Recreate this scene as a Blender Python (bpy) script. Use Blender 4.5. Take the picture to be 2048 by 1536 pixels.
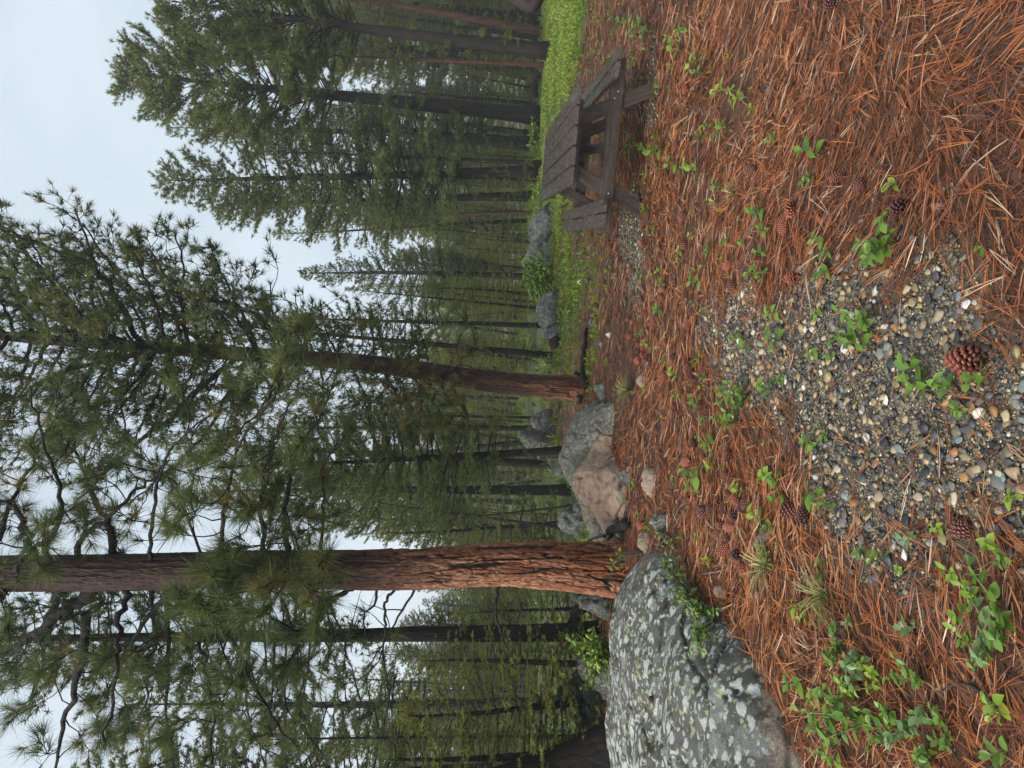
import bpy, bmesh, math, random
import numpy as np
from mathutils import Vector, Matrix, Euler

for _o in list(bpy.data.objects):
    bpy.data.objects.remove(_o)
SC = bpy.context.scene
COL = SC.collection
R = math.radians

# ------------------------------------------------------------------ camera
# the photograph was taken in portrait and is stored on its side: image left is up in the place
FPX, PITCH, ROLL, EYE = 1300.0, 0.065, 0.056, 1.505
_F = np.array([0, math.cos(PITCH), -math.sin(PITCH)])
_R0 = np.array([1.0, 0, 0])
_D0 = np.array([0, -math.sin(PITCH), -math.cos(PITCH)])
RGT = _R0 * math.cos(ROLL) - _D0 * math.sin(ROLL)
DWN = _R0 * math.sin(ROLL) + _D0 * math.cos(ROLL)
cam_d = bpy.data.cameras.new('camera')
cam_d.sensor_fit = 'HORIZONTAL'
cam_d.sensor_width = 36.0
cam_d.lens = FPX / 2048 * 36
cam_d.clip_start = 0.05
cam_d.clip_end = 3000
cam = bpy.data.objects.new('camera', cam_d)
COL.objects.link(cam)
cam.matrix_world = Matrix(((DWN[0], RGT[0], -_F[0], 0), (DWN[1], RGT[1], -_F[1], 0), (DWN[2], RGT[2], -_F[2], EYE), (0, 0, 0, 1)))
SC.camera = cam

# ------------------------------------------------------------------ sky, sun, exposure
SUN_EL, SUN_AZ = R(44), R(-128)         # azimuth from +Y towards +X: the brighter part of the cloud deck is on the left
W = bpy.data.worlds.new('World')
SC.world = W
W.use_nodes = True
wn = W.node_tree
wn.nodes.clear()
w_out = wn.nodes.new('ShaderNodeOutputWorld')
w_bg = wn.nodes.new('ShaderNodeBackground')
w_sky = wn.nodes.new('ShaderNodeTexSky')
w_sky.sky_type = 'NISHITA'
w_sky.sun_disc = False
w_sky.sun_elevation = SUN_EL
w_sky.sun_rotation = SUN_AZ
w_sky.air_density = 1.0
w_sky.dust_density = 3.0
w_tc = wn.nodes.new('ShaderNodeTexCoord')
w_map = wn.nodes.new('ShaderNodeMapping')
w_map.inputs['Scale'].default_value = (1.6, 1.6, 3.2)
w_noi = wn.nodes.new('ShaderNodeTexNoise')
w_noi.inputs['Scale'].default_value = 1.7
w_noi.inputs['Detail'].default_value = 5
w_noi.inputs['Roughness'].default_value = 0.55
w_noi.inputs['Distortion'].default_value = 0.4
w_ramp = wn.nodes.new('ShaderNodeValToRGB')
w_ramp.color_ramp.elements[0].position = 0.3
w_ramp.color_ramp.elements[0].color = (1.62, 1.92, 2.20, 1)
w_ramp.color_ramp.elements[1].position = 0.7
w_ramp.color_ramp.elements[1].color = (2.22, 2.48, 2.66, 1)
w_mix = wn.nodes.new('ShaderNodeMix')
w_mix.data_type = 'RGBA'
w_mix.inputs[0].default_value = 0.93       # closed cloud deck with a little of the clear sky's tint
wn.links.new(w_tc.outputs['Generated'], w_map.inputs[0])
wn.links.new(w_map.outputs[0], w_noi.inputs['Vector'])
wn.links.new(w_noi.outputs['Fac'], w_ramp.inputs[0])
wn.links.new(w_sky.outputs[0], w_mix.inputs[6])
wn.links.new(w_ramp.outputs[0], w_mix.inputs[7])
wn.links.new(w_mix.outputs[2], w_bg.inputs['Color'])
w_bg.inputs['Strength'].default_value = 0.10
wn.links.new(w_bg.outputs[0], w_out.inputs['Surface'])

sun_d = bpy.data.lights.new('sun', 'SUN')
sun_d.energy = 1.5
sun_d.angle = R(55)
sun_d.color = (1.0, 0.97, 0.92)
sun = bpy.data.objects.new('sun', sun_d)
COL.objects.link(sun)
_sd = Vector((math.sin(SUN_AZ) * math.cos(SUN_EL), math.cos(SUN_AZ) * math.cos(SUN_EL), math.sin(SUN_EL)))
sun.rotation_euler = _sd.to_track_quat('Z', 'Y').to_euler()
sun.location = (-8, 4, 20)

SC.view_settings.view_transform = 'Standard'
SC.view_settings.look = 'None'
SC.view_settings.exposure = 1.85
SC.view_settings.gamma = 1.0
SC.view_settings.use_curve_mapping = False
SC.render.engine = 'CYCLES'
cy = SC.cycles
cy.max_bounces = 3
cy.diffuse_bounces = 2
cy.glossy_bounces = 2
cy.transmission_bounces = 2
cy.volume_bounces = 0
cy.transparent_max_bounces = 4
cy.caustics_reflective = False
cy.caustics_refractive = False
cy.use_denoising = True
cy.use_light_tree = False

# ------------------------------------------------------------------ numeric helpers
def _hash(ix, iy, iz, seed):
    h = (ix.astype(np.int64) * 374761393 + iy.astype(np.int64) * 668265263 + iz.astype(np.int64) * 2147483647 + seed * 974711) & 0xffffffff
    h = ((h ^ (h >> 13)) * 1274126177) & 0xffffffff
    h = ((h ^ (h >> 16)) * 2246822519) & 0xffffffff
    h = h ^ (h >> 15)
    return (h & 0xffffff) / float(0xffffff)

def vnoise(x, y, z=None, seed=0):
    x = np.asarray(x, float); y = np.asarray(y, float)
    z = np.zeros_like(x) if z is None else np.asarray(z, float)
    ix, iy, iz = np.floor(x), np.floor(y), np.floor(z)
    fx, fy, fz = x - ix, y - iy, z - iz
    fx, fy, fz = fx * fx * (3 - 2 * fx), fy * fy * (3 - 2 * fy), fz * fz * (3 - 2 * fz)
    r = 0
    for a in (0, 1):
        for b in (0, 1):
            for c in (0, 1):
                w = (fx if a else 1 - fx) * (fy if b else 1 - fy) * (fz if c else 1 - fz)
                r = r + w * _hash(ix + a, iy + b, iz + c, seed)
    return r * 2 - 1

def fbm(x, y, z=None, seed=0, oct=4, gain=0.5):
    s, a, f = 0, 1.0, 1.0
    x = np.asarray(x, float); y = np.asarray(y, float)
    z = np.zeros_like(x) if z is None else np.asarray(z, float)
    for i in range(oct):
        s = s + a * vnoise(x * f, y * f, z * f, seed + i * 17)
        a *= gain; f *= 2.03
    return s

def voro(x, y, seed=0, wrap=None):
    """F1, F2, id of the nearest point on a jittered grid; x may wrap after `wrap` cells"""
    ix, iy = np.floor(x), np.floor(y)
    f1 = np.full(x.shape, 9.0); f2 = np.full(x.shape, 9.0); cid = np.zeros(x.shape)
    zz = np.zeros_like(ix)
    for a in (-1, 0, 1):
        for b in (-1, 0, 1):
            cx, cy_ = ix + a, iy + b
            hx = np.mod(cx, wrap) if wrap else cx
            px = cx + .1 + .8 * _hash(hx, cy_, zz, seed)
            py = cy_ + .1 + .8 * _hash(hx, cy_, zz, seed + 5)
            d = np.hypot(x - px, y - py)
            k = _hash(hx, cy_, zz, seed + 9)
            near = d < f1
            f2 = np.where(near, f1, np.minimum(f2, d))
            cid = np.where(near, k, cid)
            f1 = np.where(near, d, f1)
    return f1, f2, cid

def sstep(a, b, x):
    t = np.clip((x - a) / (b - a), 0, 1)
    return t * t * (3 - 2 * t)

def hz(x, y):
    """height of the ground"""
    x = np.asarray(x, float); y = np.asarray(y, float)
    z = -0.04 * (np.clip(y - 10, 0, 38) - 1.5 * (1 - np.exp(-np.clip(y - 10, 0, 99) / 1.5)))
    left = sstep(-0.7, -1.9, x + 0.06 * (y - 7))
    z = z - 0.20 * left * np.clip(y - 7.0, 0, 5.5)
    z = z - 0.10 * sstep(-0.18, -0.32, x / np.maximum(y, 1)) * np.clip(y - 30, 0, 80)
    z = z + 0.030 * fbm(x / 1.7, y / 1.7, seed=3, oct=3) * sstep(1.0, 2.5, y)
    z = z + 0.10 * fbm(x / 6.0, y / 6.0, seed=8, oct=2) * sstep(12, 20, y)
    return z

def ray(px, py):
    a = (1536 - py - 768) / FPX
    b = (px - 1024) / FPX
    return _F + a * RGT + b * DWN

def at(px, py, depth):
    """a point seen at photo pixel (px, py), `depth` metres ahead of the camera"""
    d = ray(px, py) * depth
    return np.array([d[0], d[1], d[2] + EYE])

def ground(px, py):
    """where the sight line through a photo pixel meets the ground"""
    d = ray(px, py)
    t = np.geomspace(0.3, 300, 400)
    for _ in range(3):
        below = d[2] * t + EYE < hz(d[0] * t, d[1] * t)
        k = int(np.argmax(below)) if below.any() else len(t) - 1
        t = np.linspace(t[max(k - 1, 0)], t[k], 60)
    q = d * t[-1]
    return np.array([q[0], q[1], q[2] + EYE])

def to_px(P):
    d = np.asarray(P, float) - np.array([0, 0, EYE])
    w = d @ _F
    return 1024 + FPX * (d @ DWN) / w, 768 - FPX * (d @ RGT) / w, w

def poly_sd(poly, x, y):
    """signed distance to a polygon, positive inside"""
    P = np.asarray(poly, float)
    inside = np.zeros(x.shape, bool)
    dist = np.full(x.shape, 1e9)
    n = len(P)
    for i in range(n):
        a, b = P[i], P[(i + 1) % n]
        c = ((a[1] > y) != (b[1] > y))
        xi = (b[0] - a[0]) * (y - a[1]) / (b[1] - a[1] + 1e-12) + a[0]
        inside ^= c & (x < xi)
        e = b - a
        t = np.clip(((x - a[0]) * e[0] + (y - a[1]) * e[1]) / (e @ e + 1e-12), 0, 1)
        dist = np.minimum(dist, np.hypot(x - a[0] - t * e[0], y - a[1] - t * e[1]))
    return np.where(inside, dist, -dist)

def unit(v):
    v = np.asarray(v, float)
    return v / (np.linalg.norm(v, axis=-1, keepdims=True) + 1e-12)

# ------------------------------------------------------------------ mesh building
class MB:
    def __init__(s):
        s.v, s.t, s.m, s.a, s.n = [], [], [], [], 0
    def add(s, v, t, mi=0, a=0.5):
        v = np.asarray(v, float).reshape(-1, 3)
        t = np.asarray(t, np.int64).reshape(-1, 3)
        s.v.append(v); s.t.append(t + s.n)
        s.m.append(np.full(len(t), mi, np.int32))
        s.a.append(np.broadcast_to(np.asarray(a, float), (len(v),)))
        s.n += len(v)
    def quads(s, v, q, mi=0, a=0.5):
        q = np.asarray(q, np.int64).reshape(-1, 4)
        s.add(v, np.concatenate([q[:, [0, 1, 2]], q[:, [0, 2, 3]]]), mi, a)
    def box(s, c, size, mi=0):
        sx, sy, sz = np.asarray(size) / 2
        v = np.array([[x, y, z] for x in (-sx, sx) for y in (-sy, sy) for z in (-sz, sz)]) + np.asarray(c)
        s.quads(v, [[0, 1, 3, 2], [4, 6, 7, 5], [0, 4, 5, 1], [2, 3, 7, 6], [0, 2, 6, 4], [1, 5, 7, 3]], mi)
    def tube(s, path, rad, sides=8, mi=0, a=0.5, cap=True, wob=0.0, seed=0):
        P = np.asarray(path, float); n = len(P)
        rad = np.broadcast_to(np.asarray(rad, float), (n,))
        T = unit(np.gradient(P, axis=0))
        ref = np.array([1.0, 0, 0]) if abs(T[0][0]) < .8 else np.array([0, 1.0, 0])
        U = np.zeros_like(P); V = np.zeros_like(P)
        for i in range(n):
            u = ref - T[i] * (ref @ T[i]); u /= np.linalg.norm(u)
            U[i] = u; V[i] = np.cross(T[i], u); ref = u
        an = np.arange(sides) * 2 * np.pi / sides
        rr = rad[:, None] * np.ones(sides)
        if wob:
            rr = rr * (1 + wob * vnoise(np.cos(an)[None, :] * 1.5 + seed, np.sin(an)[None, :] * 1.5 + np.arange(n)[:, None] * .9, seed=seed))
        v = P[:, None, :] + rr[..., None] * (np.cos(an)[None, :, None] * U[:, None, :] + np.sin(an)[None, :, None] * V[:, None, :])
        i, j = np.meshgrid(np.arange(n - 1), np.arange(sides), indexing='ij')
        j2 = (j + 1) % sides
        q = np.stack([i * sides + j, i * sides + j2, (i + 1) * sides + j2, (i + 1) * sides + j], -1).reshape(-1, 4)
        aa = a if np.isscalar(a) else np.repeat(np.asarray(a), sides)
        s.quads(v.reshape(-1, 3), q, mi, aa)
        if cap:
            b = s.n - n * sides
            for st, flip in ((b, True), (b + (n - 1) * sides, False)):
                f = [[st, st + k, st + k + 1] for k in range(1, sides - 1)]
                f = np.array(f)
                if flip: f = f[:, ::-1]
                s.t.append(f); s.m.append(np.full(len(f), mi, np.int32))
    def segs(s, P0, P1, R0, R1, sides=3, mi=0, a=0.5):
        P0 = np.asarray(P0, float).reshape(-1, 3); P1 = np.asarray(P1, float).reshape(-1, 3)
        N = len(P0)
        if N == 0: return
        T = unit(P1 - P0)
        ref = np.where(np.abs(T[:, 2:3]) < .8, np.array([[0, 0, 1.0]]), np.array([[1.0, 0, 0]]))
        U = unit(np.cross(T, ref)); V = np.cross(T, U)
        an = np.arange(sides) * 2 * np.pi / sides
        ring = np.cos(an)[None, :, None] * U[:, None, :] + np.sin(an)[None, :, None] * V[:, None, :]
        v = np.concatenate([P0[:, None, :] + np.asarray(R0).reshape(-1, 1, 1) * ring, P1[:, None, :] + np.asarray(R1).reshape(-1, 1, 1) * ring], 1)
        j = np.arange(sides); j2 = (j + 1) % sides
        q = np.stack([j, j2, sides + j2, sides + j], -1)
        q = (q[None] + (np.arange(N) * 2 * sides)[:, None, None]).reshape(-1, 4)
        s.quads(v.reshape(-1, 3), q, mi, a)
    def tufts(s, P, D, nb, L, Wd, spread, rng, mi=0, a=None, start=0.0):
        """bunches of needle blades: one slim triangle for each blade"""
        P = np.asarray(P, float).reshape(-1, 3); D = unit(np.asarray(D, float).reshape(-1, 3))
        N = len(P)
        if N == 0: return
        d = unit(D[:, None, :] + spread * rng.normal(size=(N, nb, 3)))
        l = L * rng.uniform(.65, 1.1, (N, nb, 1)) * (np.ones((N, 1, 1)))
        side = unit(np.cross(d, rng.normal(size=(N, nb, 3)))) * (Wd / 2)
        p = P[:, None, :] + start * D[:, None, :] * rng.uniform(-1, 0.3, (N, nb, 1))
        v = np.stack([p - side, p + side, p + d * l], 2).reshape(-1, 3)
        t = np.arange(N * nb * 3).reshape(-1, 3)
        if a is None: a = rng.uniform(0, 1, N)
        aa = np.clip(np.repeat(a, nb) + rng.normal(0, .08, N * nb), 0, 1)
        s.add(v, t, mi, np.repeat(aa, 3))
    def mesh(s, name, mats, smooth=False, attr=True):
        me = bpy.data.meshes.new(name)
        v = np.concatenate(s.v) if s.v else np.zeros((0, 3)); t = np.concatenate(s.t) if s.t else np.zeros((0, 3), int)
        me.vertices.add(len(v)); me.vertices.foreach_set('co', v.astype(np.float32).ravel())
        me.loops.add(len(t) * 3); me.loops.foreach_set('vertex_index', t.astype(np.int32).ravel())
        me.polygons.add(len(t))
        me.polygons.foreach_set('loop_start', (np.arange(len(t)) * 3).astype(np.int32))
        me.polygons.foreach_set('loop_total', np.full(len(t), 3, np.int32))
        me.polygons.foreach_set('material_index', np.concatenate(s.m))
        if smooth: me.polygons.foreach_set('use_smooth', np.ones(len(t), bool))
        if attr:
            at_ = me.attributes.new('rnd', 'FLOAT', 'POINT')
            at_.data.foreach_set('value', np.concatenate(s.a).astype(np.float32))
        for m in (mats if isinstance(mats, (list, tuple)) else [mats]):
            me.materials.append(m)
        me.update(); me.validate(clean_customdata=False)
        return me
    def build(s, name, mats, parent=None, smooth=False):
        return obj(name, s.mesh(name, mats, smooth), parent)

def obj(name, me, parent=None):
    o = bpy.data.objects.new(name, me)
    COL.objects.link(o)
    if parent is not None: o.parent = parent
    return o

def tag(o, label=None, cat=None, group=None, kind=None):
    if label: o['label'] = label
    if cat: o['category'] = cat
    if group: o['group'] = group
    if kind: o['kind'] = kind
    return o

def empty(name, loc=(0, 0, 0), label=None, cat=None, group=None):
    o = obj(name, None)
    o.empty_display_size = 0.1
    o.location = Vector([float(c) for c in loc])
    return tag(o, label, cat, group)

def copy_tree(o, parent=None):
    c = o.copy()
    COL.objects.link(c)
    c.parent = parent
    for ch in o.children:
        copy_tree(ch, c)
    return c

# ------------------------------------------------------------------ materials
class Mat:
    def __init__(s, name, rough=0.8, spec=0.3):
        s.m = bpy.data.materials.new(name); s.m.use_nodes = True
        s.nt = s.m.node_tree; s.nt.nodes.clear()
        s.out = s.n('ShaderNodeOutputMaterial'); s.b = s.n('ShaderNodeBsdfPrincipled')
        s.b.inputs['Roughness'].default_value = rough
        s.b.inputs['Specular IOR Level'].default_value = spec
        s.l(s.b.outputs[0], s.out.inputs[0])
        s.tc = None
    def n(s, t, **kw):
        x = s.nt.nodes.new(t)
        for k, v in kw.items():
            if k in x.inputs: x.inputs[k].default_value = v
            else: setattr(x, k, v)
        return x
    def l(s, a, b): s.nt.links.new(a, b)
    def coord(s, kind='Object', scale=(1, 1, 1), rot=(0, 0, 0)):
        if kind in ('Object', 'Generated'):
            if not s.tc: s.tc = s.n('ShaderNodeTexCoord')
            src = s.tc.outputs[kind]
        else:
            src = s.n('ShaderNodeNewGeometry').outputs['Position']
        mp = s.n('ShaderNodeMapping'); mp.inputs['Scale'].default_value = scale; mp.inputs['Rotation'].default_value = rot
        s.l(src, mp.inputs[0])
        return mp.outputs[0]
    def noise(s, vec, scale, detail=4, rough=.55, dist=0.0):
        x = s.n('ShaderNodeTexNoise', Scale=scale, Detail=detail, Roughness=rough, Distortion=dist)
        if vec is not None: s.l(vec, x.inputs['Vector'])
        return x.outputs['Fac']
    def vor(s, vec, scale, feature='F1', rand=1.0):
        x = s.n('ShaderNodeTexVoronoi'); x.feature = feature
        x.inputs['Scale'].default_value = scale; x.inputs['Randomness'].default_value = rand
        if vec is not None: s.l(vec, x.inputs['Vector'])
        return x
    def ramp(s, fac, stops, interp='LINEAR'):
        r = s.n('ShaderNodeValToRGB'); cr = r.color_ramp; cr.interpolation = interp
        while len(cr.elements) < len(stops): cr.elements.new(.5)
        for e, (p, c) in zip(cr.elements, stops):
            e.position = p
            e.color = (c[0], c[1], c[2], 1) if hasattr(c, '__len__') else (c, c, c, 1)
        s.l(fac, r.inputs[0])
        return r.outputs[0]
    def mix(s, f, a, b, mode='MIX'):
        x = s.n('ShaderNodeMix'); x.data_type = 'RGBA'; x.blend_type = mode
        for sock, val in ((x.inputs[0], f), (x.inputs[6], a), (x.inputs[7], b)):
            if hasattr(val, 'links') or hasattr(val, 'is_output'): s.l(val, sock)
            elif hasattr(val, '__len__'): sock.default_value = (val[0], val[1], val[2], 1)
            else: sock.default_value = val
        return x.outputs[2]
    def math(s, op, a, b=0.0, clamp=False):
        x = s.n('ShaderNodeMath'); x.operation = op; x.use_clamp = clamp
        for sock, val in ((x.inputs[0], a), (x.inputs[1], b)):
            if hasattr(val, 'is_output'): s.l(val, sock)
            else: sock.default_value = val
        return x.outputs[0]
    def attr(s, name='rnd', typ='GEOMETRY'):
        x = s.n('ShaderNodeAttribute'); x.attribute_name = name; x.attribute_type = typ
        return x
    def color(s, c): s.l(c, s.b.inputs['Base Color']) if hasattr(c, 'is_output') else setattr(s.b.inputs['Base Color'], 'default_value', (c[0], c[1], c[2], 1))
    def rough(s, c): s.l(c, s.b.inputs['Roughness'])
    def bump(s, h, strength=.5, dist=.01, prev=None):
        x = s.n('ShaderNodeBump', Strength=strength, Distance=dist)
        s.l(h, x.inputs['Height'])
        if prev is not None: s.l(prev, x.inputs['Normal'])
        s.l(x.outputs[0], s.b.inputs['Normal'])
        return x.outputs[0]
    def translucent(s, fac, col):
        """leaf: part of the light passes through"""
        t = s.n('ShaderNodeBsdfTranslucent'); mx = s.n('ShaderNodeMixShader'); mx.inputs[0].default_value = fac
        s.l(col, t.inputs[0]); s.l(s.b.outputs[0], mx.inputs[1]); s.l(t.outputs[0], mx.inputs[2]); s.l(mx.outputs[0], s.out.inputs[0])

M = {}
def leafmat(name, stops, rough=.5, trans=.3, spec=.4, vary=True):
    m = Mat(name, rough, spec)
    f = m.attr().outputs['Fac']
    if vary:
        oi = m.n('ShaderNodeObjectInfo').outputs['Random']
        f = m.math('ADD', m.math('MULTIPLY', f, .75), m.math('MULTIPLY', oi, .25))
    c = m.ramp(f, stops)
    m.color(c)
    if trans: m.translucent(trans, c)
    M[name] = m.m
    return m.m
leafmat('needle_green', [(0, (.066, .082, .024)), (.45, (.155, .180, .044)), (.8, (.210, .230, .056)), (1, (.225, .195, .066))], .5, .48)
leafmat('needle_olive', [(0, (.080, .095, .024)), (.5, (.215, .240, .050)), (.85, (.285, .300, .066)), (1, (.240, .210, .075))], .5, .48)
leafmat('needle_blue', [(0, (.066, .084, .034)), (.5, (.145, .175, .056)), (1, (.210, .232, .078))], .5, .48)
leafmat('pine_tuft', [(0, (.055, .078, .024)), (.5, (.105, .138, .040)), (.85, (.160, .175, .050)), (1, (.26, .18, .06))], .42, .48, vary=False)
leafmat('leaf_mid', [(0, (.060, .125, .020)), (.5, (.110, .205, .028)), (1, (.180, .280, .042))], .32, .25, .5)
leafmat('leaf_yellow', [(0, (.110, .200, .025)), (.5, (.190, .290, .035)), (1, (.300, .340, .050))], .35, .25, .5)
leafmat('leaf_blue', [(0, (.070, .135, .045)), (.5, (.125, .210, .072)), (1, (.190, .285, .110))], .30, .22, .55)
leafmat('grass', [(0, (.070, .140, .018)), (.5, (.185, .270, .034)), (.85, (.280, .350, .048)), (1, (.36, .34, .10))], .5, .30)
leafmat('straw', [(0, (.10, .13, .03)), (.5, (.24, .24, .08)), (1, (.42, .36, .18))], .6, .2)
leafmat('litter', [(0, (.035, .016, .010)), (.22, (.080, .026, .012)), (.45, (.185, .054, .016)), (.72, (.325, .098, .026)), (.9, (.44, .175, .056)), (1, (.42, .30, .19))], .34, 0, .55, vary=False)

def mat_ground():
    m = Mat('forest_floor', .75, .35)
    p = m.coord('World')
    big = m.noise(p, 1.1, 5, .6)
    fine = m.noise(p, 26, 6, .65)
    st = m.noise(m.coord('World', (90, 22, 20), (0, 0, .5)), 1.0, 4, .6, .6)
    st2 = m.noise(m.coord('World', (20, 85, 20), (0, 0, .3)), 1.0, 4, .6, .6)
    streak = m.math('MAXIMUM', st, st2)
    duff = m.ramp(fine, [(.25, (.018, .012, .009)), (.5, (.042, .024, .015)), (.75, (.085, .044, .023))])
    need = m.ramp(streak, [(.44, (.025, .014, .010)), (.60, (.12, .050, .022)), (.75, (.27, .11, .04))])
    col = m.mix(m.ramp(big, [(.3, .35), (.7, .8)]), duff, need)
    # grit between the stones
    v = m.vor(p, 130); v2 = m.vor(p, 60)
    grit = m.ramp(m.noise(p, 160, 3, .7), [(.3, (.022, .019, .015)), (.47, (.085, .068, .042)), (.62, (.21, .165, .095)), (.77, (.36, .30, .20))])
    grit = m.mix(m.ramp(m.noise(p, 3.0, 3), [(.35, 0.25), (.65, .85)]), grit, m.ramp(v2.outputs['Color'], [(.1, (.05, .052, .055)), (.5, (.14, .12, .09)), (.9, (.32, .25, .15))]))
    col = m.mix(m.attr('gravel').outputs['Fac'], col, grit)
    green = m.ramp(m.noise(p, 2.2, 6, .65), [(.3, (.050, .085, .015)), (.5, (.10, .15, .024)), (.6, (.11, .075, .032)), (.75, (.13, .065, .03))])
    col = m.mix(m.attr('grass').outputs['Fac'], col, green)
    far = m.ramp(m.noise(p, 1.4, 6, .65), [(.35, (.030, .028, .014)), (.55, (.07, .085, .022)), (.7, (.085, .05, .025))])
    col = m.mix(m.attr('far').outputs['Fac'], col, far)
    m.color(col)
    b = m.bump(m.math('ADD', m.math('MULTIPLY', v.outputs['Distance'], .5), fine), .7, .012)
    m.bump(streak, .5, .008, b)
    m.rough(m.ramp(fine, [(.3, .55), (.7, .85)]))
    return m.m
M['ground'] = mat_ground()

def mat_bark(name, dark, mid, light, scale=1.0, bumpd=.02):
    m = Mat(name, .8, .25)
    p = m.coord('Object', (9 * scale, 9 * scale, 1.6 * scale))
    a = m.noise(p, 1.6, 6, .65, .5)
    v = m.vor(p, 2.2, 'DISTANCE_TO_EDGE')
    q = m.noise(m.coord('Object', (30, 30, 9)), 1.5, 4, .6)
    c = m.ramp(m.math('ADD', m.math('MULTIPLY', a, .7), m.math('MULTIPLY', q, .3)), [(.32, dark), (.5, mid), (.68, light)])
    m.color(c)
    m.bump(m.math('ADD', m.math('MULTIPLY', v.outputs['Distance'], 1.2), a), .8, bumpd)
    M[name] = m.m
    return m.m
mat_bark('bark_dark', (.006, .005, .005), (.017, .014, .012), (.042, .034, .029))
mat_bark('bark_brown', (.010, .008, .007), (.030, .022, .017), (.070, .050, .036))
mat_bark('bark_red', (.020, .011, .008), (.075, .036, .022), (.14, .070, .042))
mat_bark('bark_burnt', (.004, .004, .004), (.009, .008, .008), (.034, .016, .010), .5)
mat_bark('dead_wood', (.05, .042, .036), (.15, .13, .115), (.26, .235, .21), 2.0, .005)
mat_bark('twig_dark', (.018, .013, .011), (.04, .03, .025), (.075, .06, .05), 2.0, .004)

def mat_plate():
    """old pine bark: flaky cinnamon plates parted by black fissures; 'rnd' is 0 in a fissure, 1 on a plate"""
    m = Mat('bark_plates', .72, .3)
    p = m.coord('Object', (26, 26, 7))
    fl = m.noise(p, 1.2, 6, .7, 1.2)
    big = m.noise(m.coord('Object', (3, 3, .55)), 1.3, 4, .6, .4)
    tan = m.ramp(fl, [(.3, (.10, .036, .018)), (.46, (.22, .085, .040)), (.58, (.42, .21, .12)), (.72, (.55, .34, .23))])
    rust = m.ramp(fl, [(.3, (.075, .022, .009)), (.6, (.20, .062, .022)), (.8, (.28, .12, .06))])
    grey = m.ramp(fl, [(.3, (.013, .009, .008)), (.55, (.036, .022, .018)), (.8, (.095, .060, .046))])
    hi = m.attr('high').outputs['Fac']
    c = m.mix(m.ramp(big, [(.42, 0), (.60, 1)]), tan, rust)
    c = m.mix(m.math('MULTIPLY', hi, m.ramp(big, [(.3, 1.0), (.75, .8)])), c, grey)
    c = m.mix(m.ramp(m.math('ADD', m.attr().outputs['Fac'], m.math('MULTIPLY', m.math('SUBTRACT', fl, .5), .5)), [(.26, 0), (.56, 1)]), (.018, .011, .009), c)
    m.color(c)
    m.bump(fl, .7, .012)
    return m.m
M['plates'] = mat_plate()

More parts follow.
